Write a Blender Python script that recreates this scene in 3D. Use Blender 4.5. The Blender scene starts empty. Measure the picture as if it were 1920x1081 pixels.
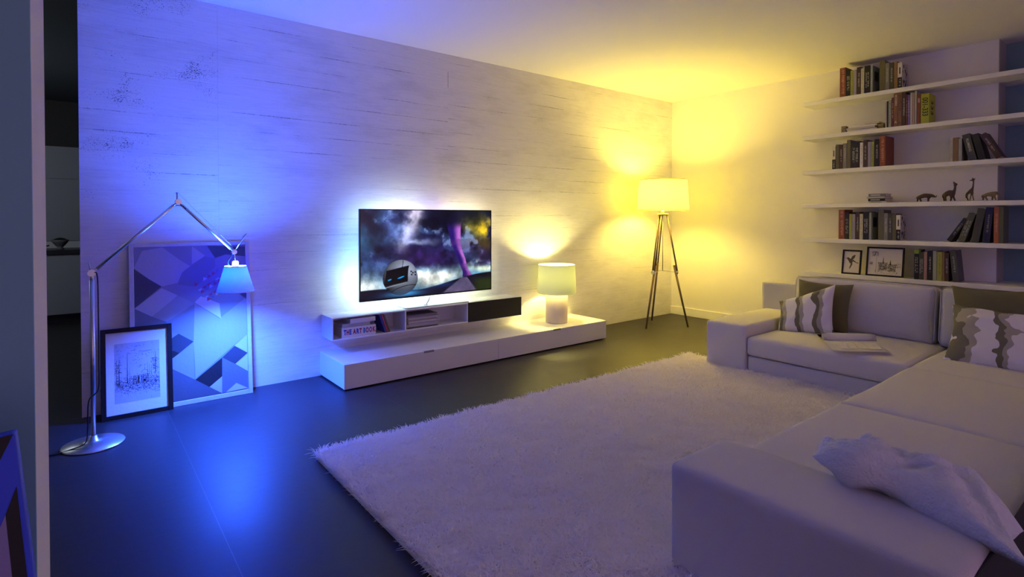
import bpy, bmesh, math, random
import numpy as np
from mathutils import Vector, Matrix
random.seed(7); np.random.seed(7)
S = bpy.context.scene
COL = S.collection
# ------------------------------------------------------------------ camera, world, exposure
F_PX, YAW, PITCH, CAM_H, HOR = 1028.0, 38.25, math.atan(14.7/1028.0), 1.22, 408.3
cam = bpy.data.cameras.new('camera'); co = bpy.data.objects.new('camera', cam); COL.objects.link(co)
cam.sensor_width = 36; cam.lens = 36*F_PX/1920; cam.clip_start = .02
cam.shift_y = -(540.5-(HOR+14.7))/1920
co.location = (0, 0, CAM_H)
co.rotation_euler = (math.pi/2-PITCH, 0, -math.radians(YAW))
S.camera = co
S.view_settings.view_transform = 'Standard'; S.view_settings.look = 'None'
S.view_settings.gamma = 1; S.view_settings.use_curve_mapping = False
S.view_settings.exposure = 1.6
S.cycles.max_bounces = 12; S.cycles.diffuse_bounces = 6; S.cycles.glossy_bounces = 4
S.cycles.transmission_bounces = 8; S.cycles.sample_clamp_indirect = 4.0
S.cycles.caustics_reflective = False; S.cycles.caustics_refractive = False
w = bpy.data.worlds.new('lilac_fill_sky'); S.world = w; w.use_nodes = True
w.node_tree.nodes['Background'].inputs[0].default_value = (.92, .56, 1.0, 1)  # lilac background added as soft fill light for the room
w.node_tree.nodes['Background'].inputs[1].default_value = 0.45
BLUE_W, FLOOR_W, TABLE_W, LED_E = 122.0, 32.0, 15.0, 8.5
BLUE_C = (.026, .105, 1.0); YEL_C = (1.0, .72, .10)

# ------------------------------------------------------------------ materials
def N(nt, t, **k):
    n = nt.nodes.new(t)
    for a, b in k.items():
        if a.startswith('i_'): n.inputs[int(a[2:])].default_value = b
        else: setattr(n, a, b)
    return n
def mat(name, col, rough=.6, metal=0., bump=None, spec=.5, var=None, trans=0, ior=1.45):
    m = bpy.data.materials.new(name); m.use_nodes = True; nt = m.node_tree
    p = nt.nodes['Principled BSDF']; L = nt.links
    p.inputs['Base Color'].default_value = (*col, 1); p.inputs['Roughness'].default_value = rough
    p.inputs['Metallic'].default_value = metal; p.inputs['Specular IOR Level'].default_value = spec
    p.inputs['Transmission Weight'].default_value = trans; p.inputs['IOR'].default_value = ior
    if bump or var:
        tc = N(nt, 'ShaderNodeTexCoord')
    if bump:
        n = N(nt, 'ShaderNodeTexNoise'); n.inputs['Scale'].default_value = bump[0]; n.inputs['Detail'].default_value = 4
        b = N(nt, 'ShaderNodeBump'); b.inputs['Strength'].default_value = bump[1]; b.inputs['Distance'].default_value = .01
        L.new(tc.outputs['Object'], n.inputs['Vector']); L.new(n.outputs['Fac'], b.inputs['Height']); L.new(b.outputs['Normal'], p.inputs['Normal'])
    if var:
        n = N(nt, 'ShaderNodeTexNoise'); n.inputs['Scale'].default_value = var[0]; n.inputs['Detail'].default_value = 5
        r = N(nt, 'ShaderNodeMix', data_type='RGBA')
        r.inputs[6].default_value = (*col, 1); r.inputs[7].default_value = (*var[1], 1)
        L.new(tc.outputs['Object'], n.inputs['Vector']); L.new(n.outputs['Fac'], r.inputs[0]); L.new(r.outputs[2], p.inputs['Base Color'])
    return m
_mc = {}
def flat(col, rough=.55, name='printed'):
    k = (tuple(round(c, 3) for c in col), rough)
    if k not in _mc: _mc[k] = mat(name+'_paint', col, rough, bump=(60, .1))
    return _mc[k]
M = {}
M['plaster'] = mat('wall_plaster', (.78, .76, .74), .8, bump=(40, .05), var=(3, (.74, .72, .70)))
M['ceil'] = mat('ceiling_plaster', (.80, .78, .76), .85, bump=(30, .04))
M['white'] = mat('white_lacquer', (.80, .80, .80), .35, bump=(3, .02))
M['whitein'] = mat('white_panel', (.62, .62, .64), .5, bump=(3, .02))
M['trim'] = mat('trim_paint', (.80, .79, .77), .5, bump=(5, .02))
M['black'] = mat('black_satin', (.012, .011, .012), .4, bump=(20, .05))
M['blackframe'] = mat('black_stained_wood', (.007, .005, .005), .5, bump=(60, .2), spec=.25)
M['screenback'] = mat('black_plastic', (.01, .01, .012), .3, bump=(30, .05))
M['alu'] = mat('brushed_aluminium', (.62, .62, .64), .32, 1.0, bump=(200, .1))
M['rubber'] = mat('black_cable', (.01, .01, .012), .5, bump=(20, .05))
M['wood'] = mat('weathered_wood', (.24, .17, .10), .6, var=(14, (.12, .075, .04)), bump=(50, .3))
M['sofa'] = mat('white_upholstery', (.63, .61, .60), .9, bump=(350, .25), var=(2, (.60, .58, .57)), spec=.2)
M['piping'] = mat('sofa_piping', (.58, .56, .56), .9, bump=(300, .2), spec=.2)
M['olive'] = mat('olive_cotton', (.16, .15, .075), .9, bump=(250, .3), var=(8, (.13, .12, .06)), spec=.2)
M['knit'] = mat('white_knit', (.76, .78, .80), .95, bump=(120, .8), var=(40, (.60, .62, .65)), spec=.15)
M['paper'] = mat('paper', (.93, .92, .91), .7, bump=(60, .05))
M['pages'] = mat('book_pages', (.55, .50, .40), .8, bump=(400, .3))
M['ink'] = mat('printed_ink', (.03, .028, .03), .7, bump=(50, .05))
M['greyink'] = mat('grey_ink', (.30, .29, .28), .7, bump=(50, .05))
M['kitchen'] = mat('kitchen_front', (.40, .41, .42), .45, bump=(5, .03))
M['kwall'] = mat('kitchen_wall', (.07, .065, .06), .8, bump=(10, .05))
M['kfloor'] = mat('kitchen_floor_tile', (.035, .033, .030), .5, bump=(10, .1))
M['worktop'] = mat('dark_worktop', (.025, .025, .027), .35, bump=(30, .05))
M['niche'] = mat('slate_blue_paint', (.20, .32, .42), .7, bump=(10, .05))
M['jamb'] = mat('grey_jamb_paint', (.30, .28, .27), .7, bump=(10, .05))
M['bowl'] = mat('grey_stoneware', (.20, .19, .18), .5, bump=(30, .1))
M['darkwood'] = mat('carved_dark_wood', (.045, .028, .018), .55, bump=(80, .3), var=(25, (.09, .055, .03)))
M['palewood'] = mat('carved_pale_wood', (.22, .17, .10), .6, bump=(80, .3), var=(25, (.14, .10, .06)))
M['base'] = mat('sand_ceramic', (.62, .52, .47), .5, bump=(40, .05))

def shade_mat(name, col, tr=.5, tcol=None):
    m = bpy.data.materials.new(name); m.use_nodes = True; nt = m.node_tree; nt.nodes.clear(); L = nt.links
    o = N(nt, 'ShaderNodeOutputMaterial'); d = N(nt, 'ShaderNodeBsdfDiffuse'); t = N(nt, 'ShaderNodeBsdfTranslucent'); x = N(nt, 'ShaderNodeMixShader')
    tc = N(nt, 'ShaderNodeTexCoord'); n = N(nt, 'ShaderNodeTexNoise'); n.inputs['Scale'].default_value = 220
    b = N(nt, 'ShaderNodeBump'); b.inputs['Strength'].default_value = .15
    L.new(tc.outputs['Object'], n.inputs['Vector']); L.new(n.outputs['Fac'], b.inputs['Height']); L.new(b.outputs['Normal'], d.inputs['Normal'])
    d.inputs[0].default_value = (*col, 1); t.inputs[0].default_value = (*(tcol or col), 1); x.inputs[0].default_value = tr
    L.new(d.outputs[0], x.inputs[1]); L.new(t.outputs[0], x.inputs[2]); L.new(x.outputs[0], o.inputs[0])
    return m
M['shade'] = shade_mat('linen_shade', (.85, .85, .82), .5, (.85, .86, .15))
M['tshade'] = shade_mat('parchment_shade', (.82, .84, .86), .5, (.0020, .0080, .13))
M['opal'] = shade_mat('opal_glass', (.86, .86, .84), .5, (.045, .052, .030))
def emis(name, col, e):
    m = bpy.data.materials.new(name); m.use_nodes = True; nt = m.node_tree; nt.nodes.clear()
    o = N(nt, 'ShaderNodeOutputMaterial'); s = N(nt, 'ShaderNodeEmission'); s.inputs[0].default_value = (*col, 1); s.inputs[1].default_value = e
    nt.links.new(s.outputs[0], o.inputs[0]); return m

def concrete():
    # board-formed, whitewashed concrete: board joints, panel seams, pits and stains
    m = bpy.data.materials.new('board_formed_concrete'); m.use_nodes = True; nt = m.node_tree; L = nt.links
    p = nt.nodes['Principled BSDF']; p.inputs['Roughness'].default_value = .75; p.inputs['Specular IOR Level'].default_value = .3
    tc = N(nt, 'ShaderNodeTexCoord'); sp = N(nt, 'ShaderNodeSeparateXYZ'); L.new(tc.outputs['Object'], sp.inputs[0])
    def ma(op, a, b=None, c=None):
        n = N(nt, 'ShaderNodeMath', operation=op)
        for i, v in enumerate((a, b, c)):
            if v is None: continue
            if isinstance(v, (int, float)): n.inputs[i].default_value = v
            else: L.new(v, n.inputs[i])
        return n.outputs[0]
    def noise(scale, vec=None, det=4, rough=.6):
        n = N(nt, 'ShaderNodeTexNoise'); n.inputs['Scale'].default_value = scale; n.inputs['Detail'].default_value = det; n.inputs['Roughness'].default_value = rough
        L.new(vec or tc.outputs['Object'], n.inputs['Vector']); return n.outputs['Fac']
    def mapping(s, loc=(0, 0, 0)):
        n = N(nt, 'ShaderNodeMapping'); n.inputs['Scale'].default_value = s; n.inputs['Location'].default_value = loc
        L.new(tc.outputs['Object'], n.inputs['Vector']); return n.outputs[0]
    x, z = sp.outputs[0], sp.outputs[2]
    sec = ma('GREATER_THAN', x, .757)
    sec2 = ma('GREATER_THAN', x, 2.611)
    zo = ma('ADD', ma('ADD', z, ma('MULTIPLY', sec, .052)), ma('MULTIPLY', sec2, -.03))
    wob = ma('MULTIPLY', ma('SUBTRACT', noise(3.0), .5), .012)
    fr = ma('FRACT', ma('MULTIPLY', ma('ADD', zo, wob), 1/.1245))
    d = ma('MULTIPLY', ma('ABSOLUTE', ma('SUBTRACT', fr, .17)), .1245)
    line = ma('SUBTRACT', 1.0, ma('MINIMUM', ma('DIVIDE', d, .0042), 1.0))
    patch = ma('MULTIPLY_ADD', noise(1.0, mapping((2.2, 1, 9))), 6.0, -2.85)
    patch = ma('MINIMUM', ma('MAXIMUM', patch, .10), 1.0)
    fine = ma('MINIMUM', ma('MAXIMUM', ma('MULTIPLY_ADD', noise(90.0), 5.0, -1.8), .25), 1.0)
    jl = ma('MULTIPLY', ma('MULTIPLY', line, patch), fine)
    # vertical panel seams
    vs = ma('SUBTRACT', 1.0, ma('MINIMUM', ma('DIVIDE', ma('ABSOLUTE', ma('SUBTRACT', x, .757)), .003), 1.0))
    vs2 = ma('SUBTRACT', 1.0, ma('MINIMUM', ma('DIVIDE', ma('ABSOLUTE', ma('SUBTRACT', x, 2.611)), .005), 1.0))
    vs2 = ma('MULTIPLY', vs2, ma('MULTIPLY', ma('GREATER_THAN', z, 2.39), ma('LESS_THAN', z, 2.53)))
    # pits, denser on the left section
    pn = noise(130.0, mapping((1, 1, 1.6)), 2, .5)
    cl = noise(2.6, mapping((1, 1, 1.6), (3, 0, 1)), 3)
    left = ma('SUBTRACT', 1.0, sec)
    hi = ma('MINIMUM', ma('MAXIMUM', ma('MULTIPLY_ADD', z, 1.6, -1.7), 0.0), 1.0)
    dens = ma('ADD', ma('MULTIPLY', ma('MAXIMUM', ma('SUBTRACT', cl, .52), 0.0), ma('MULTIPLY_ADD', ma('MULTIPLY', left, hi), .75, .35)), ma('MULTIPLY', ma('MULTIPLY', left, hi), .035))
    pits = ma('MINIMUM', ma('MAXIMUM', ma('MULTIPLY', ma('SUBTRACT', ma('ADD', pn, dens), .73), 14.0), 0.0), 1.0)
    # grain and stains
    grain = noise(6.0, mapping((1.2, 1, 22)), 6, .65)
    stain = noise(2.2, mapping((1, 1, 2.6)), 5, .6)
    st = ma('MINIMUM', ma('MAXIMUM', ma('MULTIPLY_ADD', stain, 3.0, -1.45), 0.0), 1.0)
    dark = ma('ADD', ma('ADD', ma('MULTIPLY', ma('MULTIPLY', jl, ma('MULTIPLY_ADD', hi, .55, .40)), 1.0), ma('MULTIPLY', pits, .72)), ma('ADD', ma('MULTIPLY', vs, .14), ma('MULTIPLY', vs2, .7)))
    dark = ma('ADD', dark, ma('ADD', ma("MULTIPLY", st, .24), ma("MULTIPLY", ma("SUBTRACT", grain, .44), .42)))
    dark = ma('MINIMUM', ma('MAXIMUM', dark, 0.0), 1.0)
    mx = N(nt, 'ShaderNodeMix', data_type='RGBA'); mx.inputs[6].default_value = (.74, .73, .72, 1); mx.inputs[7].default_value = (.085, .082, .08, 1)
    L.new(dark, mx.inputs[0]); L.new(mx.outputs[2], p.inputs['Base Color'])
    h = ma('ADD', ma('MULTIPLY', dark, -1.0), ma('MULTIPLY', noise(60.0), .25))
    b = N(nt, 'ShaderNodeBump'); b.inputs['Strength'].default_value = .35; b.inputs['Distance'].default_value = .006
    L.new(h, b.inputs['Height']); L.new(b.outputs['Normal'], p.inputs['Normal'])
    return m
M['concrete'] = concrete()

def floor_mat():
    m = bpy.data.materials.new('dark_floor_tile'); m.use_nodes = True; nt = m.node_tree; L = nt.links
    p = nt.nodes['Principled BSDF']; p.inputs['Specular IOR Level'].default_value = .34
    tc = N(nt, 'ShaderNodeTexCoord'); sp = N(nt, 'ShaderNodeSeparateXYZ'); L.new(tc.outputs['Object'], sp.inputs[0])
    def ma(op, a, b=None):
        n = N(nt, 'ShaderNodeMath', operation=op)
        for i, v in enumerate((a, b)):
            if v is None: continue
            if isinstance(v, (int, float)): n.inputs[i].default_value = v
            else: L.new(v, n.inputs[i])
        return n.outputs[0]
    def seam(c, off, per):
        f = ma('FRACT', ma('DIVIDE', ma('ADD', c, 100*per-off), per))
        d = ma('MULTIPLY', ma('MINIMUM', f, ma('SUBTRACT', 1.0, f)), per)
        return ma('LESS_THAN', d, .0012)
    s = ma('MAXIMUM', seam(sp.outputs[0], .425, 1.2), ma('MULTIPLY', seam(sp.outputs[1], 2.74, 1.2), .25))
    n = N(nt, 'ShaderNodeTexNoise'); n.inputs['Scale'].default_value = 2.5; n.inputs['Detail'].default_value = 6; L.new(tc.outputs['Object'], n.inputs['Vector'])
    r = N(nt, 'ShaderNodeMix', data_type='RGBA'); r.inputs[6].default_value = (.018, .0165, .0175, 1); r.inputs[7].default_value = (.029, .027, .028, 1)
    L.new(n.outputs['Fac'], r.inputs[0])
    r2 = N(nt, 'ShaderNodeMix', data_type='RGBA'); r2.inputs[7].default_value = (.075, .07, .075, 1)
    L.new(s, r2.inputs[0]); L.new(r.outputs[2], r2.inputs[6]); L.new(r2.outputs[2], p.inputs['Base Color'])
    ro = ma('ADD', ma('MULTIPLY', n.outputs['Fac'], .10), .38); L.new(ro, p.inputs['Roughness'])
    b = N(nt, 'ShaderNodeBump'); b.inputs['Strength'].default_value = .06; b.inputs['Distance'].default_value = .01
    n2 = N(nt, 'ShaderNodeTexNoise'); n2.inputs['Scale'].default_value = 25; L.new(tc.outputs['Object'], n2.inputs['Vector'])
    L.new(n2.outputs['Fac'], b.inputs['Height']); L.new(b.outputs['Normal'], p.inputs['Normal'])
    return m
M['floor'] = floor_mat()

def stripes(name, axis_scale, off, wob):
    # white cushion cloth with ragged olive/grey bands across local x
    m = bpy.data.materials.new(name); m.use_nodes = True; nt = m.node_tree; L = nt.links
    p = nt.nodes['Principled BSDF']; p.inputs['Roughness'].default_value = .9; p.inputs['Specular IOR Level'].default_value = .2
    tc = N(nt, 'ShaderNodeTexCoord'); sp = N(nt, 'ShaderNodeSeparateXYZ'); L.new(tc.outputs['Object'], sp.inputs[0])
    n = N(nt, 'ShaderNodeTexNoise'); n.inputs['Scale'].default_value = 7; n.inputs['Detail'].default_value = 2; L.new(tc.outputs['Object'], n.inputs['Vector'])
    a = N(nt, 'ShaderNodeMath', operation='MULTIPLY_ADD'); a.inputs[1].default_value = wob; L.new(n.outputs['Fac'], a.inputs[0]); L.new(sp.outputs[0], a.inputs[2])
    b = N(nt, 'ShaderNodeMath', operation='MULTIPLY_ADD'); b.inputs[1].default_value = axis_scale; b.inputs[2].default_value = off; L.new(a.outputs[0], b.inputs[0])
    f = N(nt, 'ShaderNodeMath', operation='FRACT'); L.new(b.outputs[0], f.inputs[0])
    cr = N(nt, 'ShaderNodeValToRGB'); e = cr.color_ramp; e.interpolation = 'CONSTANT'
    e.elements[0].position = 0; e.elements[0].color = (.72, .70, .70, 1)
    e.elements[1].position = .55; e.elements[1].color = (.17, .16, .10, 1)
    q = e.elements.new(.78); q.color = (.38, .36, .28, 1)
    L.new(f.outputs[0], cr.inputs[0]); L.new(cr.outputs[0], p.inputs['Base Color'])
    bb = N(nt, 'ShaderNodeBump'); bb.inputs['Strength'].default_value = .3; n2 = N(nt, 'ShaderNodeTexNoise'); n2.inputs['Scale'].default_value = 200
    L.new(tc.outputs['Object'], n2.inputs['Vector']); L.new(n2.outputs['Fac'], bb.inputs['Height']); L.new(bb.outputs['Normal'], p.inputs['Normal'])
    return m

# ------------------------------------------------------------------ mesh helpers
class MB:
    def __init__(s): s.bm = bmesh.new(); s.fm = 0
    def box(s, x0, x1, y0, y1, z0, z1, bev=0, seg=2, mi=0):
        r = bmesh.ops.create_cube(s.bm, size=1)
        vs = r['verts']
        for v in vs:
            v.co = Vector(((x0+x1)/2+v.co.x*(x1-x0), (y0+y1)/2+v.co.y*(y1-y0), (z0+z1)/2+v.co.z*(z1-z0)))
        fs = set(f for v in vs for f in v.link_faces)
        for f in fs: f.material_index = mi
        if bev:
            es = list(set(e for v in vs for e in v.link_edges))
            bmesh.ops.bevel(s.bm, geom=es, offset=bev, segments=seg, profile=.5, affect='EDGES', clamp_overlap=True)
        return s
    def poly(s, pts, mi=0):
        f = s.bm.faces.new([s.bm.verts.new(p) for p in pts]); f.material_index = mi; return s
    def lathe(s, prof, c=(0, 0, 0), n=40, mi=0, cap=False):
        rings = []
        for r, z in prof:
            rings.append([s.bm.verts.new((c[0]+r*math.cos(2*math.pi*k/n), c[1]+r*math.sin(2*math.pi*k/n), c[2]+z)) for k in range(n)])
        for a, b in zip(rings, rings[1:]):
            for k in range(n):
                f = s.bm.faces.new((a[k], a[(k+1) % n], b[(k+1) % n], b[k])); f.material_index = mi; f.smooth = True
        if cap:
            for q, rv in ((rings[0], True), (rings[-1], False)):
                f = s.bm.faces.new(list(reversed(q)) if rv else q); f.material_index = mi
        return s
    def tube(s, pts, rad, n=10, mi=0):
        pts = [Vector(p) for p in pts]; rads = rad if isinstance(rad, (list, tuple)) else [rad]*len(pts)
        rings = []; up = None
        for i, p in enumerate(pts):
            d = (pts[min(i+1, len(pts)-1)]-pts[max(i-1, 0)]).normalized()
            if up is None:
                up = d.orthogonal().normalized()
            else:
                up = (up-d*up.dot(d)).normalized()
            q = d.cross(up)
            rings.append([s.bm.verts.new(p+(up*math.cos(2*math.pi*k/n)+q*math.sin(2*math.pi*k/n))*rads[i]) for k in range(n)])
        for a, b in zip(rings, rings[1:]):
            for k in range(n):
                f = s.bm.faces.new((a[k], a[(k+1) % n], b[(k+1) % n], b[k])); f.smooth = True; f.material_index = mi
        s.bm.faces.new(list(reversed(rings[0]))).material_index = mi; s.bm.faces.new(rings[-1]).material_index = mi
        return s
    def disc(s, c, axis, r, t, n=24, mi=0):
        a = Vector(axis).normalized()*t/2; c = Vector(c); return s.tube([c-a, c+a], r, n, mi)
    def build(s, name, m, parent=None, loc=None, smooth=False):
        bmesh.ops.recalc_face_normals(s.bm, faces=s.bm.faces)
        me = bpy.data.meshes.new(name); s.bm.to_mesh(me); s.bm.free()
        return link(name, me, m, parent, loc, smooth)
def link(name, me, m, parent=None, loc=None, smooth=False):
    o = bpy.data.objects.new(name, me); COL.objects.link(o)
    for mm in (m if isinstance(m, (list, tuple)) else [m]): me.materials.append(mm)
    if smooth:
        for p in me.polygons: p.use_smooth = True
    if parent: o.parent = parent
    if loc: o.location = loc
    return o
def tag(o, label, cat, group=None, kind=None):
    o['label'] = label; o['category'] = cat
    if group: o['group'] = group
    if kind: o['kind'] = kind
    return o
def thing(name, label, cat, loc=(0, 0, 0), rot=(0, 0, 0), group=None):
    o = bpy.data.objects.new(name, None); COL.objects.link(o); o.location = loc; o.rotation_euler = rot; o.empty_display_size = .05
    return tag(o, label, cat, group)
def struct(o): o['kind'] = 'structure'; return o
_tc = {}
def text_mesh(body, size, depth=.0004, bold=.012):
    cu = bpy.data.curves.new('lettering', 'FONT'); cu.body = body; cu.size = size; cu.extrude = depth; cu.align_x = 'CENTER'; cu.align_y = 'CENTER'
    cu.resolution_u = 3; cu.offset = bold*size
    o = bpy.data.objects.new('lettering', cu); COL.objects.link(o)
    bpy.context.view_layer.update()
    me = bpy.data.meshes.new_from_object(o.evaluated_get(bpy.context.evaluated_depsgraph_get()))
    bpy.data.objects.remove(o); bpy.data.curves.remove(cu); return me
def text(name, body, size, m, parent, mtx, sx=1.):
    me = text_mesh(body, size); me.transform(mtx @ Matrix.Diagonal((sx, 1, 1, 1)))
    return link(name, me, m, parent)
# maps text plane (x right, y up) to a plane facing -X, viewed with +Y at left: spine lettering reading downward
def spine_mtx(y, z, x=-.0008, up=False):
    # text x -> -Z (reads top to bottom) ; text y -> toward viewer's right?  glyph top points to the right (-Y)
    sgn = -1 if not up else 1
    R = Matrix(((0, 0, -1, 0), (0, sgn*1, 0, 0), (sgn*1, 0, 0, 0), (0, 0, 0, 1)))
    return Matrix.Translation((x, y, z)) @ R

# pillow
def pillow(wd, ht, th, n=26, pinch=.12, seed=0, wr=.008, warp=None):
    rng = np.random.RandomState(seed); ph = rng.rand(12)*6.28; fr = rng.rand(12, 2)*10+3
    def P(u, v, sg):
        x = u*wd/2*(1-pinch*(1-v*v)*abs(u)**2); y = v*ht/2*(1-pinch*(1-u*u)*abs(v)**2)
        e = max(0, (1-u**2)*(1-v**2))
        h = th/2*e**.42
        wv = sum(math.sin(fr[k, 0]*u+fr[k, 1]*v*(1 if k % 2 else -1)+ph[k]) for k in range(6))/6
        edge = 1-e
        h += wr*wv*(e**.3)*(.4+edge)
        p = Vector((x, y, sg*h + .5*wr*math.sin(3*u+ph[7])*math.cos(2.5*v+ph[8])))
        return warp(p, u, v) if warp else p
    bm = bmesh.new(); g = {}
    for sg in (1, -1):
        for i in range(n+1):
            for j in range(n+1):
                bd = i in (0, n) or j in (0, n)
                if sg == -1 and bd: g[sg, i, j] = g[1, i, j]; continue
                # spread samples toward the edges
                u = math.sin((i/n-.5)*math.pi); v = math.sin((j/n-.5)*math.pi)
                g[sg, i, j] = bm.verts.new(P(u, v, sg))
        for i in range(n):
            for j in range(n):
                q = [g[sg, i, j], g[sg, i+1, j], g[sg, i+1, j+1], g[sg, i, j+1]]
                f = bm.faces.new(q if sg == 1 else q[::-1]); f.smooth = True
    me = bpy.data.meshes.new('pillow'); bm.to_mesh(me); bm.free(); return me
# upholstered block
def soft(x0, x1, y0, y1, z0, z1, r=.03, puff=0., front=0., n=14, seed=0, wob=.002):
    bm = bmesh.new(); bmesh.ops.create_cube(bm, size=2)
    bmesh.ops.subdivide_edges(bm, edges=bm.edges[:], cuts=n, use_grid_fill=True)
    hx, hy, hz = (x1-x0)/2, (y1-y0)/2, (z1-z0)/2; rng = np.random.RandomState(seed); ph = rng.rand(6)*6.28
    for v in bm.verts:
        c = v.co.copy()
        # concentrate vertices at the rounded borders
        q = Vector([math.sin(c[k]*math.pi/2)*(hx, hy, hz)[k] for k in range(3)])
        inn = Vector([max(-(h-r), min(h-r, q[k])) for k, h in enumerate((hx, hy, hz))])
        d = q-inn
        p = inn+(d.normalized()*r if d.length > 1e-6 else Vector((0, 0, 0)))
        u, w_, t = q.x/hx, q.y/hy, q.z/hz
        if puff: p.z += puff*max(0, (1-u*u)*(1-w_*w_))**.6*(1 if t > .5 else 0)
        if front: p.x -= front*max(0, (1-t*t)*(1-w_*w_))**.6*(1 if u < -.5 else 0)
        p += Vector((math.sin(7*p.y+5*p.z+ph[0]), math.sin(6*p.x+5*p.z+ph[1]), math.sin(6*p.x+7*p.y+ph[2])))*wob
        v.co = p+Vector(((x0+x1)/2, (y0+y1)/2, (z0+z1)/2))
    for f in bm.faces: f.smooth = True
    me = bpy.data.meshes.new('soft'); bm.to_mesh(me); bm.free(); return me
def skin(name, verts, edges, radii, m, parent=None, loc=(0, 0, 0), sub=2, root=0):
    me = bpy.data.meshes.new(name); me.from_pydata(verts, edges, []); o = bpy.data.objects.new(name, me); COL.objects.link(o)
    md = o.modifiers.new('skin', 'SKIN'); md.use_smooth_shade = True
    for i, v in enumerate(me.skin_vertices[0].data):
        rr = radii[i]; v.radius = rr if isinstance(rr, tuple) else (rr, rr); v.use_root = (i == root)
    sd = o.modifiers.new('sub', 'SUBSURF'); sd.levels = sub; sd.render_levels = sub
    bpy.context.view_layer.update()
    me2 = bpy.data.meshes.new_from_object(o.evaluated_get(bpy.context.evaluated_depsgraph_get()))
    bpy.data.objects.remove(o)
    return link(name, me2, m, parent, loc, True)

W, R, H = 4.241, 5.94, 2.687
# ------------------------------------------------------------------ room shell
struct(MB().box(-2.6, 6.7, -4.6, W-.04, -.1, 0).box(0, 6.7, W-.04, W+.2, -.1, 0).build('floor', M['floor']))
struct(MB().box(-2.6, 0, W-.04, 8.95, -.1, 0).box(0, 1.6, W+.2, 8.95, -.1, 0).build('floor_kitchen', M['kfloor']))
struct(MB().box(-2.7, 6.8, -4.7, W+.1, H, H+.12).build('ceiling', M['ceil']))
struct(MB().box(-2.7, 6.8, W+.1, 9.05, H, H+.12).build('ceiling_kitchen', mat('kitchen_ceiling_paint', (.06, .07, .08), .8, bump=(20, .05))))  # kitchen ceiling made darker, its dimness put into the colour
struct(MB().box(0.0, 6.8, W, W+.2, 0, H).build('wall_back', M['concrete']))
struct(MB().box(R, R+.8, 1.075, W, 0, H).build('wall_right', M['plaster']))
struct(MB().box(R+.225, R+.8, -4.6, 1.075, 0, H).build('wall_niche', M['niche']))
struct(MB().box(R-.0, R+.225, 1.069, 1.075, 0, H).build('trim_1', M['jamb']))
struct(MB().box(-2.7, -2.6, -4.7, 9.05, 0, H).build('wall_left', M['plaster']))
nw = MB().box(-2.6, -2.2, -4.7, -4.6, 0, H).box(5.8, 6.8, -4.7, -4.6, 0, H).box(-2.2, 5.8, -4.7, -4.6, 0, .3).box(-2.2, 5.8, -4.7, -4.6, 2.45, H)
struct(nw.build('wall_front', M['plaster']))
wf = MB().box(-2.2, 5.8, -4.68, -4.62, .3, .36).box(-2.2, 5.8, -4.68, -4.62, 2.39, 2.45)
for i in range(5): wf.box(-2.2+i*1.985, -2.14+i*1.985, -4.68, -4.62, .36, 2.39)
struct(wf.build('fill_window', M['trim']))  # unseen window, added and widened behind the camera to admit fill light
struct(MB().box(R-.014, R, 1.10, W, 0, .10, .003).build('baseboard_right', M['trim']))
struct(MB().box(-2.6, -.041, .812, 1.11, 0, H).build('wall_partition', M['plaster']))
struct(MB().box(-2.6, -.041, .80, .812, 0, H).build('partition_face', mat('teal_grey_face', (.17, .36, .42), .6, bump=(10, .05))))  # thin teal grey layer over the partition's near side
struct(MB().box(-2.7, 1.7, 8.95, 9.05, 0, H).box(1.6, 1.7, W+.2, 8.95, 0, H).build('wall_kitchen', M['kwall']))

# ------------------------------------------------------------------ kitchen seen through the gap
k = thing('kitchen_cabinet', 'grey kitchen base cabinet under the dark worktop, seen through the gap', 'cabinet', (-.2, 8.2, 0))
MB().box(-1.5, 1.5, 0.02, .6, .10, .80).build('cabinet_body', M['kitchen'], k)
for i in range(5): MB().box(-1.5+i*.6+.003, -1.5+(i+1)*.6-.003, 0, .02, .105, .797, .002).build('door', M['kitchen'], k)
MB().box(-1.5, 1.5, .06, .6, 0, .10).build('plinth', M['worktop'], k)
tag(MB().box(-1.7, 1.3, 8.17, 8.8, .80, .85, .004).build('worktop', M['worktop']), 'dark kitchen worktop on the grey base cabinet', 'worktop')
k = thing('tall_cabinet', 'tall grey cabinet wall behind the kitchen worktop', 'cabinet', (-.2, 8.79, 0))
MB().box(-1.5, 1.5, 0.0, .15, .93, 2.10).build('cabinet_body', M['kitchen'], k)
for i in range(5):
    for (a, b) in ((.935, 1.70), (1.706, 2.10)):
        MB().box(-1.475+i*.6+.006, -1.475+(i+1)*.6-.006, -.018, 0, a, b, .002).build('door', M['kitchen'], k)
tag(MB().box(-1.7, 1.3, 8.78, 8.80, .85, .93).build('splashback', M['trim']), 'pale splashback strip behind the kitchen worktop', 'splashback')
b = thing('bowl', 'grey footed bowl with dark contents on the kitchen worktop', 'bowl', (-.185, 8.40, .85))
MB().lathe([(.001, .0), (.042, 0), (.038, .012), (.024, .022), (.045, .045), (.075, .085), (.086, .112), (.080, .112), (.068, .085), (.04, .05), (.001, .04)], n=36).build('bowl_body', M['bowl'], b, smooth=True)
MB().lathe([(.001, .138), (.03, .134), (.055, .122), (.077, .104), (.066, .09)], n=18).build('contents', M['black'], b, smooth=True)
p = thing('frying_pan', 'dark pan beside the footed bowl on the kitchen worktop', 'pan', (-.42, 8.36, .85))
MB().lathe([(.001, 0), (.08, 0), (.095, .04), (.090, .04), (.076, .006), (.001, .006)], n=30).build('pan_body', M['black'], p, smooth=True)
MB().tube([(.09, 0, .035), (.12, -.02, .045), (.135, -.04, .05)], [.007, .008, .008]).build('handle', M['black'], p)
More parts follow.
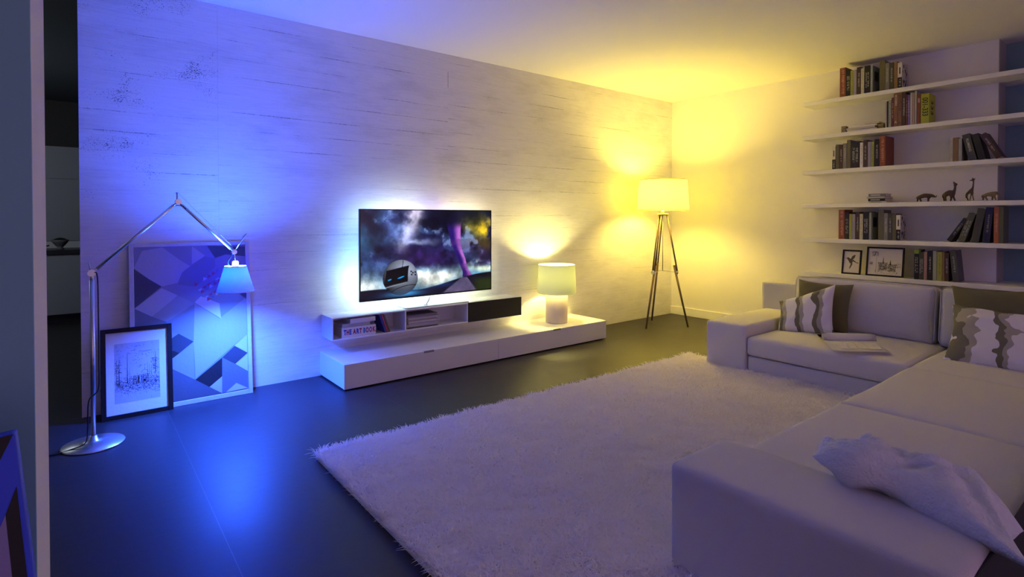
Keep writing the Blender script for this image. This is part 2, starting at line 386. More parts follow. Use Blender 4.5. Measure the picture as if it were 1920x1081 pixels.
kl = bpy.data.lights.new('kitchen_fill_light', 'POINT'); kl.energy = 6; kl.color = (.80, .90, 1.0); kl.shadow_soft_size = .12  # added point light without a fixture, lifts the dim kitchen
klo = bpy.data.objects.new('kitchen_fill_light', kl); COL.objects.link(klo); klo.location = (-1.3, 6.6, 1.9)

# ------------------------------------------------------------------ leaning pictures
lean = math.atan(.098/1.056)
pt = thing('abstract_painting', 'large faded abstract painting of triangles and diamonds leaning on the concrete wall', 'painting', (.239, 4.113, 0), (-lean, 0, 0))
MB().box(.02, .682, .006, .03, .02, 1.045).build('canvas', flat((.22, .23, .25), .6, 'canvas'), pt)
fm = MB()
for a in ((0, .026, 0, .03, 0, 1.0605), (.676, .702, 0, .03, 0, 1.0605), (.026, .676, 0, .03, 0, .030), (.026, .676, 0, .03, 1.037, 1.0605)): fm.box(*a, .002, 1)
fm.build('picture_frame', mat('whitewashed_wood', (.60, .60, .62), .6, bump=(30, .3), var=(20, (.45, .45, .48))), pt)
ART = [(.5,[(0.026,0.904),(0.072,1.014),(0.183,1.033),(0.276,0.948),(0.337,0.904),(0.29,0.863),(0.263,0.797),(0.174,0.78),(0.107,0.825)]),
(.52,[(0.35,1.036),(0.427,0.967),(0.347,0.915)]),(.13,[(0.026,0.904),(0.107,0.831),(0.174,0.78),(0.026,0.652)]),
(.3,[(0.29,0.863),(0.422,0.965),(0.486,0.95),(0.485,0.89),(0.365,0.766),(0.263,0.785)]),
(.55,[(0.174,0.769),(0.262,0.715),(0.118,0.592),(0.026,0.652)]),(.42,[(0.262,0.715),(0.358,0.654),(0.199,0.549),(0.118,0.592)]),
(.25,[(0.026,0.652),(0.118,0.592),(0.199,0.549),(0.15,0.475),(0.026,0.492)]),(.33,[(0.358,0.654),(0.347,0.403),(0.267,0.46),(0.199,0.515),(0.199,0.549)]),
(.48,[(0.358,0.654),(0.504,0.537),(0.676,0.667),(0.673,0.407),(0.581,0.34),(0.353,0.158),(0.347,0.403)]),(.66,[(0.358,0.66),(0.395,0.698),(0.506,0.64),(0.514,0.536)]),
(.09,[(0.262,0.466),(0.347,0.403),(0.265,0.339),(0.211,0.376),(0.212,0.433)]),(.01,[(0.206,0.377),(0.265,0.339),(0.205,0.297)]),
(.4,[(0.347,0.403),(0.347,0.153),(0.214,0.251),(0.205,0.297),(0.265,0.339)]),(.18,[(0.026,0.404),(0.214,0.251),(0.352,0.152),(0.508,0.035),(0.229,0.032),(0.026,0.031)]),
(.03,[(0.352,0.152),(0.514,0.272),(0.511,0.147),(0.434,0.09)]),(.55,[(0.434,0.09),(0.511,0.147),(0.508,0.035)]),(.25,[(0.514,0.272),(0.672,0.161),(0.669,0.046),(0.508,0.035)]),
(.1,[(0.514,0.272),(0.592,0.339),(0.672,0.282),(0.595,0.217)]),(.62,[(0.592,0.342),(0.673,0.407),(0.672,0.282)]),(.62,[(0.595,0.217),(0.674,0.278),(0.672,0.155)]),
(.6,[(0.53,0.036),(0.597,0.087),(0.669,0.04)]),(.12,[(0.439,1.035),(0.676,1.022),(0.676,0.954),(0.552,0.972),(0.486,0.95)]),(.08,[(0.63,0.696),(0.676,0.698),(0.676,0.654)])]
pm = MB(); mats = []; yy = .0058
def addp(c, pts, y):
    c = c if isinstance(c, tuple) else c**1.45; col = c if isinstance(c, tuple) else (c*.97, c, min(1, c*1.06))
    mm = flat(col, .6, 'canvas')
    if mm not in mats: mats.append(mm)
    pm.poly([(a, y, b_) for a, b_ in pts], mats.index(mm))
for i, (c, pts) in enumerate(ART): addp(c, pts, .0058-i*.00018)
for i in range(6):
    for j in range(5):
        s = .027; x0 = .36+i*.026+j*.018; z0 = .765+i*.0165-j*.026
        if z0 > .93 or x0 > .60: continue
        c = [(.36, .06, .08), (.28, .07, .12), (.50, .50, .56), (.16, .17, .24)][(i*3+j*2) % 4]
        addp(c, [(x0, z0), (x0+s*.9, z0+s*.55), (x0+(s*.9 if j % 2 else 0), z0+(-s*.45 if j % 2 else s*1.05))], .0014-.00004*(i*5+j))
pm.build('painted_shapes', mats, pt)

def sketch(mb, x0, x1, z0, z1, y, rng, dens, n, ln, th):
    for _ in range(n):
        for _t in range(20):
            u, v = rng.random(), rng.random()
            if rng.random() < dens(u, v): break
        a = rng.uniform(0, 6.28); l = ln*rng.uniform(.3, 1.2); cx, cz = x0+u*(x1-x0), z0+v*(z1-z0)
        px, pz = cx, cz
        for s in range(3):
            a += rng.uniform(-.9, .9); qx, qz = px+math.cos(a)*l/3, pz+math.sin(a)*l/3
            qx = min(max(qx, x0), x1); qz = min(max(qz, z0), z1)
            if abs(qx-px)+abs(qz-pz) > 1e-4: stroke(mb, px, pz, qx, qz, y, th*rng.uniform(.6, 1.3))
            px, pz = qx, qz
def stroke(mb, xa, za, xb, zb, y, t, t2=None):
    t2 = t if t2 is None else t2
    dx, dz = xb-xa, zb-za; l = math.hypot(dx, dz) or 1; nx, nz = -dz/l, dx/l
    mb.poly([(xa-nx*t/2, y, za-nz*t/2), (xb-nx*t2/2, y, zb-nz*t2/2), (xb+nx*t2/2, y, zb+nz*t2/2), (xa+nx*t/2, y, za+nz*t/2)])
def framed(name, label, w_, h_, bw, loc, rot, thick=.02, matcol=(.78, .78, .78)):
    t = thing(name, label, 'framed picture', loc, rot)
    f = MB()
    for a in ((0, bw, 0, thick, 0, h_), (w_-bw, w_, 0, thick, 0, h_), (bw, w_-bw, 0, thick, 0, bw), (bw, w_-bw, 0, thick, h_-bw, h_)): f.box(*a, .0015, 1)
    f.build('frame', M['blackframe'], t)
    MB().box(bw, w_-bw, thick*.55, thick*.8, bw, h_-bw).build('mount', flat(matcol, .6, 'card'), t)
    return t
rng = random.Random(3)
fr = framed('framed_drawing', 'black framed ink drawing of a domed skyline leaning before the abstract painting', .37, .545, .026, (.09, 4.070, 0), (-math.atan(.065/.545), 0, 0))
MB().poly([(.068, .0105, .092), (.301, .0105, .092), (.301, .0105, .450), (.068, .0105, .450)]).build('drawing_sheet', flat((.48, .49, .53), .7, 'sheet'), fr)
ik = MB(); Y0 = .0100
for (x, za, zb, t) in ((.132, .205, .392, .0035), (.090, .195, .361, .0035), (.078, .20, .357, .002), (.236, .24, .320, .0018), (.246, .24, .312, .0018), (.256, .24, .298, .0018), (.279, .25, .381, .004), (.143, .2, .30, .002)):
    stroke(ik, x, za, x+.001, zb, Y0, t, t*.3)
for k_ in range(14):   # dome and drum
    a0, a1 = math.pi*k_/14, math.pi*(k_+1)/14
    stroke(ik, .222+.017*math.cos(a0), .258+.017*math.sin(a0), .222+.017*math.cos(a1), .258+.017*math.sin(a1), Y0, .0016)
stroke(ik, .222, .275, .222, .290, Y0, .0014)
for x in (.165, .175, .186, .19, .205, .214, .228, .238): stroke(ik, x, .195, x, .243, Y0, .0022)
for z in (.243, .232, .195, .222): stroke(ik, .160, z, .245, z+.004, Y0, .0016)
ik.poly([(.214, Y0, .203), (.226, Y0, .203), (.226, Y0, .216), (.214, Y0, .216)])
ik.poly([(.188, Y0, .203), (.193, Y0, .203), (.193, Y0, .235), (.188, Y0, .235)])
d1 = lambda u, v: max(0, 1-abs(v-.28)/.20) if v < .5 else (.5 if (abs(u-.9) < .08 or abs(u-.06) < .07) and v < .72 else .03)
sketch(ik, .070, .299, .10, .44, Y0, rng, d1, 1150, .012, .0011)
for (x, z, l) in ((.15, .40, .03), (.20, .385, .06), (.215, .39, .05), (.16, .34, .02), (.18, .30, .03), (.17, .425, .03)): stroke(ik, x, z, x+l, z+.004, Y0, .0012)
ik.build('ink_drawing', M['ink'], fr)

# board leaning beside the partition, close to the camera
bd = thing('leaning_canvas', 'blue canvas with black and lavender shapes leaning at the partition, cut by the frame', 'canvas', (-.0215, .577, .822), (math.radians(-6), math.radians(-5.5), 0))
bx = MB().box(-.50, 0, 0, .02, -.80, .225, .002); bx.build('canvas', flat((.03, .07, .75), .6, 'canvas'), bd)
mm_ = [flat((.006, .006, .007), .6, 'canvas'), flat((.24, .20, .42), .6, 'canvas')]
MB().poly([(-.0012, -.0006, .2245), (-.0165, -.0006, .196), (-.30, -.0006, -.33), (-.30, -.0006, .2245)], 0).poly([(-.0032, -.0010, .183), (-.0118, -.0010, .163), (-.0128, -.0010, .105), (-.020, -.0010, -.10), (-.006, -.0010, -.10), (-.0040, -.0010, .105)], 0).poly([(-.0118, -.0008, .163), (-.024, -.0008, .138), (-.15, -.0008, -.10), (-.020, -.0008, -.10), (-.0128, -.0008, .105)], 1).build('painted_shapes', mm_, bd)

# ------------------------------------------------------------------ adjustable arm floor lamp (blue)
tl = thing('arm_floor_lamp', 'aluminium floor lamp with two jointed arms and a small glowing blue shade', 'floor lamp', (.048, 3.70, 0))
MB().lathe([(.001, 0), (.138, 0), (.142, .004), (.138, .010), (.05, .020), (.022, .028), (.016, .05), (.001, .05)], n=56).build('base', M['alu'], tl, smooth=True)
MB().tube([(0, 0, .03), (0, 0, .885)], .0108, 16).tube([(0, 0, .88), (0, 0, .915)], .008, 12).build('pole', M['alu'], tl)
J1 = Vector((0, 0, .925)); J2 = Vector((.401, 0, 1.314)); J3 = Vector((.715, .10, 1.006)); SH = Vector((.722, .10, .850))
def arm(a, b, nm):
    d = (b-a).normalized(); q = Vector((0, 0, 1)).cross(d).normalized()*.0
    m_ = MB().tube([a+d*.03, b-d*.03], .0085, 12); u = d.cross(Vector((0, 1, 0))).normalized()
    m_.tube([a, a+d*.04], .005, 8).tube([b-d*.04, b], .005, 8); m_.build(nm, M['alu'], tl)
arm(J1, J2, 'lower_arm'); arm(J2, J3, 'upper_arm')
for j, r_ in ((J1, .0185), (J2, .016), (J3, .015)): MB().disc(j, (0, 1, 0), r_, .026).disc(j, (0, 1, 0), r_*.45, .034).build('joint', M['alu'], tl)
MB().tube([J1+Vector((-.004, 0, .01)), J1+Vector((-.012, 0, .055))], .004, 8).build('lever', M['alu'], tl)
MB().tube([J2+Vector((-.004, 0, .01)), J2+Vector((-.005, 0, .048))], .004, 8).disc(J2+Vector((-.005, 0, .05)), (0, 0, 1), .006, .008).build('lever', M['alu'], tl)
MB().tube([J3+Vector((.005, 0, .01)), J3+Vector((.032, -.02, .06)), J3+Vector((.052, -.03, .095)), J3+Vector((.066, -.04, .115))], [.003, .003, .006, .005], 8).build('handle', M['alu'], tl)
MB().tube([J2+Vector((.005, 0, .045)), J3+Vector((-.01, 0, .035))], .0008, 5).tube([J3+Vector((-.01, 0, .035)), J3], .0008, 5).build('tension_wire', M['alu'], tl)
MB().tube([J3, SH+Vector((0, 0, .098))], .003, 8).build('shade_stem', M['alu'], tl)
MB().lathe([(.001, .10), (.012, .10), (.019, .094), (.020, .062), (.026, .058), (.026, .052), (.001, .052)], c=SH, n=24).build('lamp_holder', emis('lit_lamp_holder', (.75, .85, 1.0), .5), tl)
MB().lathe([(.063, .066), (.108, -.092)], c=SH, n=56).build('lamp_shade', M['tshade'], tl)
MB().lathe([(.106, -.090), (.1095, -.090), (.1095, -.0945), (.106, -.0945), (.106, -.090)], c=SH, n=56).build('shade_rim', M['paper'], tl)
MB().lathe([(.062, .064), (.0645, .064), (.0645, .0675), (.062, .0675), (.062, .064)], c=SH, n=56).build('shade_rim', M['paper'], tl)
MB().tube([SH+Vector((-.025, 0, .055)), SH+Vector((.025, 0, .055))], .002, 6).tube([SH+Vector((0, -.059, .055)), SH+Vector((0, .059, .055))], .0015, 6).build('shade_carrier', M['alu'], tl)
cpts = [J3+Vector((-.012, 0, -.005)), J3+Vector((-.018, 0, -.03)), J3+Vector((-.034, 0, -.055)), J3+Vector((-.03, 0, -.08)), J3+Vector((-.008, 0, -.09))]
def smooth_path(p, n=6):
    p = [Vector(q) for q in p]; out = []
    for i in range(len(p)-1):
        a, b_, c, d = p[max(i-1, 0)], p[i], p[i+1], p[min(i+2, len(p)-1)]
        for k_ in range(n):
            t = k_/n; out.append(.5*((2*b_)+(c-a)*t+(2*a-5*b_+4*c-d)*t*t+(-a+3*b_-3*c+d)*t**3))
    return out+[p[-1]]
MB().tube(smooth_path(cpts), .0032, 8).build('cable', M['rubber'], tl)
MB().tube(smooth_path([J2+Vector((-.035, 0, -.03)), J2+Vector((-.01, 0, -.022)), J2+Vector((.02, 0, -.025)), J2+Vector((.04, 0, -.045))]), .0025, 8).build('cable', M['rubber'], tl)
MB().tube(smooth_path([(.012, -.012, .93), (.024, -.014, .90), (.026, -.016, .70), (.026, -.018, .45), (.022, -.02, .30), (-.018, -.03, .25), (-.024, -.035, .12), (-.03, -.05, .045), (-.055, -.06, .026), (-.10, -.05, .014), (-.15, -.045, .004), (-.20, -.04, .004), (-.34, -.03, .004), (-.6, -.05, .004)]), .0032, 8).build('power_cord', M['rubber'], tl)
def plight(name, loc, e, col, r=.03):
    l = bpy.data.lights.new(name, 'POINT'); l.energy = e; l.color = col; l.shadow_soft_size = r
    o = bpy.data.objects.new(name, l); COL.objects.link(o); o.location = loc; return o
plight('blue_bulb_light', tl.location+SH+Vector((0, 0, .008)), BLUE_W, BLUE_C, .055)

# ------------------------------------------------------------------ console and wall shelf box
cn = thing('tv_console', 'long low white console on the floor under the floating shelf', 'media console', (1.449, 3.742, 0))
Lc = 4.160-1.449
MB().box(0, Lc, .02, W-3.742, .012, .189, .002, 1).build('body', M['white'], cn)
MB().box(.03, Lc-.03, .04, .46, 0, .012).build('plinth', M['black'], cn)
for a, b_ in ((0, Lc/2-.001), (Lc/2+.001, Lc)):
    dr = MB().box(a, b_, 0, .0195, .012, .187, .001, 1).build('drawer_front', M['white'], cn)
    cx = (2.128-1.449) if a == 0 else (3.485-1.449)
    MB().box(cx-.045, cx+.045, -.001, .010, .173, .188).build('finger_pull', M['greyink'], dr)
fs = thing('floating_shelf', 'long white wall box with two open bays and a black flap, under the television', 'wall shelf', (1.463, 4.010, .304))
fw, fd, fh, ft = 3.273-1.463, W-4.010, .171, .008
MB().box(0, fw, 0, fd, fh-ft, fh).box(0, fw, 0, fd, 0, ft).box(0, ft, 0, fd, ft, fh-ft).box(fw-ft, fw, 0, fd, ft, fh-ft).box(.597, .607, 0, fd, ft, fh-ft).box(1.205-.008, 1.205, 0, fd, ft, fh-ft).build('carcass', M['white'], fs)
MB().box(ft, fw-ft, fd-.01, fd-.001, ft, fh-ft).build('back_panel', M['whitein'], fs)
MB().box(1.206, fw, -.002, .010, 0, fh).build('flap', M['black'], fs)

# ------------------------------------------------------------------ television
tv = thing('television', 'large flat television showing a purple tornado, standing on the floating shelf', 'television', (2.35, 4.05, .475))
sc_ = (4.10)/4.0
TX0, TX1 = 1.694-2.35, 2.951-2.35; TZ0, TZ1 = .092, .815
MB().box(TX0, TX1, .002, .022, TZ0, TZ1, .003, 1).box(TX0+.12, TX1-.12, .022, .05, TZ0+.06, TZ1-.18, .004, 1).build('housing', M['screenback'], tv)
bz = .007
m_ = MB()
for a in ((TX0, TX0+bz, -.003, .002, TZ0, TZ1), (TX1-bz, TX1, -.003, .002, TZ0, TZ1), (TX0+bz, TX1-bz, -.003, .002, TZ0, TZ0+.012), (TX0+bz, TX1-bz, -.003, .002, TZ1-bz, TZ1)): m_.box(*a)
m_.build('bezel', M['screenback'], tv)
GW, GH = 400, 232
def fbm(sx, sy, seed, octv=5):
    r = np.random.RandomState(seed); out = np.zeros((GH, GW)); amp = 1; tot = 0
    for o in range(octv):
        nx, ny = int(sx*2**o)+2, int(sy*2**o)+2; g = r.rand(ny+1, nx+1)
        X_ = np.linspace(0, nx-1.001, GW); Y_ = np.linspace(0, ny-1.001, GH); xi = X_.astype(int); yi = Y_.astype(int)
        fx = X_-xi; fy = Y_-yi; fx = fx*fx*(3-2*fx); fy = fy*fy*(3-2*fy)
        a = g[np.ix_(yi, xi)]; b_ = g[np.ix_(yi, xi+1)]; c = g[np.ix_(yi+1, xi)]; d = g[np.ix_(yi+1, xi+1)]
        out += amp*((a*(1-fx)+b_*fx)*(1-fy[:, None])+(c*(1-fx)+d*fx)*fy[:, None]); tot += amp; amp *= .55
    return out/tot
s_, t_ = np.meshgrid(np.linspace(0, 1, GW), np.linspace(0, 1, GH))   # t from top down
def mix(a, c, k_): return a*(1-k_[..., None])+np.array(c)*k_[..., None]
def gs(x, y, cx, cy, rx, ry): return np.exp(-(((x-cx)/rx)**2+((y-cy)/ry)**2))
def sst(a, b_, x): k_ = np.clip((x-a)/(b_-a), 0, 1); return k_*k_*(3-2*k_)
n1, n2, n3 = fbm(5, 4, 1, 6), fbm(8, 6, 2, 6), fbm(14, 7, 5, 5)
n1 = np.clip((n1-.5)*1.5+.5, 0, 1); n2 = np.clip((n2-.5)*1.5+.5, 0, 1); n3 = np.clip((n3-.5)*1.6+.5, 0, 1)
s0_, t0_ = s_, t_; s_ = s_+.07*(n2-.5)+.03*(n3-.5); t_ = t_+.09*(n1-.5)+.03*(n3-.5)
img = np.zeros((GH, GW, 3))+np.array((.10, .11, .28))
img = mix(img, (.20, .30, .52), sst(.42, .66, n1)); img = mix(img, (.035, .03, .11), sst(.5, .68, n2)*.9)
img = mix(img, (.18, .42, .58), gs(s_, t_, .0, .30, .10, .25)*.8)
img = mix(img, (.30, .38, .62), gs(s_, t_, .2, .17, .17, .16)*sst(.35, .6, n2))
img = mix(img, (.92, .88, 1.0), np.clip(gs(s_+.22*(t_-.2), t_, .34, .10, .06, .30)*1.25, 0, 1))
img = mix(img, (.42, .55, .86), gs(s_, t_, .24, .24, .12, .14)*.6)
img = mix(img, (.75, .82, 1.0), gs(s_, t_, .40, .36, .13, .03)*.7)
img = mix(img, (.06, .05, .12), gs(s_-.2*(t_-.1), t_, .04, .05, .05, .35)*.9)
img = mix(img, (.035, .03, .10), gs(s_, t_, .60, .14, .15, .20)*.95); img = mix(img, (.05, .03, .13), gs(s_, t_, .70, .08, .16, .14)*.9)
img = mix(img, (.22, .12, .38), gs(s_, t_, .45, .55, .25, .13)*.75); img = mix(img, (.05, .05, .15), gs(s_, t_, .30, .47, .22, .08)*.8*sst(.3, .6, n1))
img = mix(img, (.10, .12, .13), gs(s_, t_, .88, .02, .16, .14)*.8); img = mix(img, (.17, .20, .12), gs(s_, t_, .83, .22, .07, .12)*.8)
img = mix(img, (.92, .78, .16), np.clip(gs(s_, t_, .94, .22, .11, .12)*1.3*sst(.25, .55, n1+.12), 0, 1))
img = mix(img, (.42, .34, .12), gs(s_, t_, .96, .42, .10, .09)*.6); img = mix(img, (.20, .14, .26), gs(s_, t_, .90, .55, .12, .10)*.8)
img = mix(img, (.72, .75, .80), gs(s_, t_, .93, .66, .14, .035)*sst(.4, .6, n2)*.8)
lo = sst(.62, .84, t_+.10*(n2-.5)); img = mix(img, (.35, .62, .78), lo*.8)
img = mix(img, (.97, 1.0, .96), np.clip(gs(s_, t_, .53, .80, .19, .09)*1.3, 0, 1)); img = mix(img, (.92, .97, .98), gs(s_, t_, .03, .88, .14, .12)); img = mix(img, (.85, .92, .80), gs(s_, t_, .95, .73, .15, .05))
img = img*(.62+.80*n3)[..., None]
img = mix(img, (.70, .78, .98), sst(.62, .80, n3)*sst(.45, .65, n1)*sst(.75, .4, t_)*.45)
s_, t_ = s0_, t0_; s_ = s_+.012*(n2-.5)
# tornado
cx = .715+.10*(t_-.25)-.03*np.sin(t_*5); wd_ = .020+.055*np.exp(-(t_-.10)*3.2)+.02*np.exp(-((t_-.83)/.05)**2)
q = (s_-cx)/wd_; ins = sst(1.05, .85, np.abs(q))*sst(.12, .24, t_)*sst(.86, .82, t_)
tc_ = mix(np.zeros((GH, GW, 3))+np.array((.16, .08, .45)), (.80, .46, .88), sst(-.4, .7, q)); tc_ = mix(tc_, (.30, .16, .42), sst(.45, .75, n2)*.5); tc_ = mix(tc_, (.28, .12, .34), sst(.60, .9, t_)*.5)
img = img*(1-ins[..., None])+tc_*ins[..., None]
# ground
hz = .855+.05*np.maximum(0, .5-s_)**.5*0+.09*(.5-np.abs(s_-.0))*(s_ < .5)*.9-.07*sst(.55, 1, s_)+.07*np.exp(-((s_-.42)/.2)**2)
gm = sst(-.008, .008, t_-hz)
gr = mix(np.zeros((GH, GW, 3))+np.array((.06, .045, .13)), (.10, .17, .40), gs(s_, t_, .56, .90, .16, .03)*.9)
gr = mix(gr, (.13, .18, .06), sst(.82, .9, s_)*sst(.82, .9, t_)); gr = mix(gr, (.02, .03, .05), gs(s_, t_, .93, .80, .12, .02))
rd = sst(1, .8, np.abs((s_-(.775-.9*(t_-.80)*.25))/(.022+.75*np.maximum(0, t_-.82))))*sst(.82, .84, t_)
gr = mix(gr, (.45, .40, .55), rd*(.6+.4*n2)); img = img*(1-gm[..., None])+gr*gm[..., None]
img = mix(img, (.25, .62, .90), gs(s_, t_, .30, .965, .13, .035)*.95)
# white ball with a dark window
ax = (TX1-TX0)/(TZ1-TZ0); bx_, by_ = (s_-.275)*ax/.222, (t_-.775)/.205
rr = np.sqrt(bx_**2+by_**2); bm_ = sst(1.02, .97, rr); zz = np.sqrt(np.maximum(0, 1-rr**2))
lit = np.clip(.25+.75*(-.5*bx_*0-.45*by_+.75*zz+.25*bx_), 0, 1); ball = np.zeros((GH, GW, 3))+np.array((.62, .66, .76)); ball = ball*lit[..., None]
ball = mix(ball, (.30, .42, .62), sst(.5, 1, by_)*.6)
vu, vv = bx_+.22+.10*by_, by_-.02+.18*bx_
vis = sst(1.0, .93, np.maximum(np.abs(vu)/.66, np.abs(vv+.10)/.50))
ball = mix(ball, (.012, .014, .022), vis); ball = mix(ball, (.50, .55, .62), vis*sst(.26, .36, vv))
for ex, ey, er in ((-.62, .10, .14), (.02, .0, .24)):
    ball = mix(ball, (.05, .62, .95), vis*sst(1, .6, np.sqrt(((bx_-ex)/er)**2+((by_-ey+.30*(bx_-ex))/.05)**2)))
ball = mix(ball, (.03, .03, .05), sst(.025, .012, np.abs(by_-.55+.30*bx_-.25*(bx_**2)))*(1-vis)); ball = mix(ball, (.03, .03, .05), sst(.02, .01, np.abs(bx_-.05+.1*by_))*(by_ < -.55))
for (dx, dy) in ((.62, -.30), (.72, -.22), (.64, -.12), (.86, -.10), (.86, -.25)): ball = mix(ball, (.03, .03, .05), sst(.06, .03, np.hypot(bx_-dx, by_-dy)))
img = img*(1-bm_[..., None])+ball*bm_[..., None]
img = img*(.90+.25*(n2-.5))[..., None]
def s2l(c): return np.where(c <= .04045, c/12.92, ((np.clip(c, 0, 1)+.055)/1.055)**2.4)
img = s2l(np.clip(img, 0, 1))
xs = np.linspace(TX0+bz, TX1-bz, GW); zs = np.linspace(TZ1-bz, TZ0+.012, GH)
XX, ZZ = np.meshgrid(xs, zs); V = np.stack([XX, np.zeros_like(XX)+.0005, ZZ], -1).reshape(-1, 3)
idx = np.arange(GW*GH).reshape(GH, GW); Fq = np.stack([idx[:-1, :-1], idx[1:, :-1], idx[1:, 1:], idx[:-1, 1:]], -1).reshape(-1, 4)
me = bpy.data.meshes.new('screen'); me.vertices.add(len(V)); me.vertices.foreach_set('co', V.astype(np.float32).ravel())
me.loops.add(Fq.size); me.loops.foreach_set('vertex_index', Fq.ravel().astype(np.int32)); me.polygons.add(len(Fq)); me.polygons.foreach_set('loop_start', (np.arange(len(Fq))*4).astype(np.int32)); me.update(calc_edges=True)
ca = me.color_attributes.new('picture', 'FLOAT_COLOR', 'POINT'); ca.data.foreach_set('color', np.concatenate([img.reshape(-1, 3), np.ones((GW*GH, 1))], 1).astype(np.float32).ravel())
sm = bpy.data.materials.new('lit_screen'); sm.use_nodes = True; nt = sm.node_tree; pb = nt.nodes['Principled BSDF']; at = N(nt, 'ShaderNodeAttribute', attribute_name='picture')
pb.inputs['Base Color'].default_value = (.004, .004, .004, 1); pb.inputs['Roughness'].default_value = .25; nt.links.new(at.outputs['Color'], pb.inputs['Emission Color']); pb.inputs['Emission Strength'].default_value = .42
link('screen', me, sm, tv)
MB().box(2.085-2.35, 2.70-2.35, -.012, .16, .001, .008, .002, 1).build('glass_base', mat('smoked_glass', (.55, .60, .62), .08, spec=.8, bump=(2, .01)), tv)
MB().tube([(-.045, .055, .008), (-.025, .04, .05), (-.010, .03, .11)], .0045, 8).disc((-.045, .055, .011), (0, 0, 1), .016, .006).build('stand_stem', M['alu'], tv)
# coloured light strips on the back of the set
def hexc(c): return tuple(float(v) for v in s2l(np.array(c)/255.))
top = [(150, 185, 255), (215, 235, 255), (235, 245, 255), (120, 90, 235), (255, 240, 200), (255, 245, 205)]
lft = [(110, 150, 255), (50, 110, 255), (150, 215, 255), (215, 245, 255)]
rgt = [(255, 240, 200), (255, 232, 160), (245, 240, 185), (225, 245, 215)]
bot = [(190, 235, 255), (200, 245, 255), (215, 250, 255), (225, 250, 245), (225, 250, 215), (235, 250, 190)]
kt, kb, kl_, kr = [1.0, 1.5, 1.7, .9, 1.1, .8], [1.2, 1.6, 1.7, 1.6, 1.3, 1.0], [1.5, 1.8, 1.9, 1.9], [.75, .8, .8, .9]
wT = (TX1-TX0-.06)/6; hT = (TZ1-TZ0-.06)/4
for i in range(6):
    a = TX0+.03+i*wT
    MB().box(a+.004, a+wT-.004, .0225, .026, TZ1-.045, TZ1-.020).build('led_strip', emis('led_top', hexc(top[i]), LED_E*kt[i]), tv)
    MB().box(a+.004, a+wT-.004, .0225, .026, TZ0+.020, TZ0+.045).build('led_strip', emis('led_bottom', hexc(bot[i]), LED_E*kb[i]), tv)
for i in range(4):
    a = TZ1-.03-(i+1)*hT
    MB().box(TX0+.020, TX0+.045, .0225, .026, a+.004, a+hT-.004).build('led_strip', emis('led_left', hexc(lft[i]), LED_E*kl_[i]), tv)
    MB().box(TX1-.045, TX1-.020, .0225, .026, a+.004, a+hT-.004).build('led_strip', emis('led_right', hexc(rgt[i]), LED_E*kr[i]), tv)

# ------------------------------------------------------------------ table lamp
tb = thing('table_lamp', 'glowing opal glass lamp with a thick cylinder foot on the white console', 'table lamp', (3.705, 3.985, .189))
MB().lathe([(.001, 0), (.104, 0), (.109, .006), (.109, .30), (.104, .302), (.001, .302)], n=56).build('base', M['base'], tb, smooth=False)
pr = [(.188, .288), (.192, .296), (.193, .306)]+[(.193-.013*t_k/8, .306+.262*t_k/8) for t_k in range(1, 9)]
MB().lathe(pr, n=64).build('lamp_shade', M['opal'], tb)
MB().lathe([(.178, .566), (.182, .566), (.182, .571), (.178, .571), (.178, .566)], n=64).build('shade_rim', M['paper'], tb)
MB().lathe([(.001, .302), (.02, .302), (.02, .36), (.001, .36)], n=20).lathe([(.001, .36), (.02, .365), (.03, .40), (.02, .43), (.001, .44)], n=20).build('bulb', emis('lit_bulb', (1, .9, .45), 1.0), tb)
plight('table_lamp_light', tb.location+Vector((0, 0, .45)), TABLE_W, (1.0, .83, .24), .035)

# ------------------------------------------------------------------ tripod floor lamp
tp = thing('tripod_floor_lamp', 'tripod floor lamp with weathered wooden legs and a glowing yellow drum shade', 'floor lamp', (5.159, 3.80, 0))
HB = Vector((0, 0, 1.255))
feet = [Vector((4.863-5.159, 3.798-3.80, 0)), Vector((5.322-5.159, 4.071-3.80, 0)), Vector((5.302-5.159, 3.564-3.80, 0))]
for f_ in feet:
    d = Vector((f_.x, f_.y, 0)).normalized(); top_ = HB+d*.045; low = f_+(HB-f_)*.49+d*.02
    sd = d.cross(Vector((0, 0, 1)))*.016
    MB().tube([top_+sd, low+sd*.6], .008, 8).tube([top_-sd, low-sd*.6], .008, 8).tube([f_+(HB-f_)*.55, f_+Vector((0, 0, .006))], [.013, .010], 10).build('leg', M['wood'], tp)
    MB().disc(low, d, .022, .02).build('clamp', M['alu'], tp)
mid = (feet[0]+feet[1]+feet[2])/3; midc = Vector((0, 0, .625))
m_ = MB()
for f_ in feet: m_.tube([midc, f_+(HB-f_)*.49], .003, 6)
m_.tube([midc, HB], .005, 8).build('brace', M['alu'], tp)
MB().disc(HB+Vector((0, 0, .005)), (0, 0, 1), .062, .022).tube([HB+Vector((0, 0, .01)), HB+Vector((0, 0, .05))], .018, 16).tube([HB+Vector((0, 0, .05)), HB+Vector((0, 0, .16))], .011, 12).build('hub', mat('brass', (.55, .42, .20), .35, 1.0, bump=(30, .05)), tp)
MB().lathe([(.282, 1.312), (.262, 1.642)], n=72).build('lamp_shade', M['shade'], tp)
MB().lathe([(.281, 1.312), (.284, 1.312), (.284, 1.306), (.281, 1.306), (.281, 1.312)], n=72).build('shade_rim', mat('bronze_wire', (.30, .24, .12), .5, bump=(30, .05)), tp)
MB().lathe([(.261, 1.642), (.264, 1.642), (.264, 1.648), (.261, 1.648), (.261, 1.642)], n=72).build('shade_rim', bpy.data.materials['bronze_wire'], tp)
MB().lathe([(.001, 1.40), (.018, 1.41), (.034, 1.46), (.028, 1.50), (.001, 1.52)], n=24).build('bulb', emis('lit_bulb_yellow', (1, .9, .4), 1.5), tp, smooth=True)
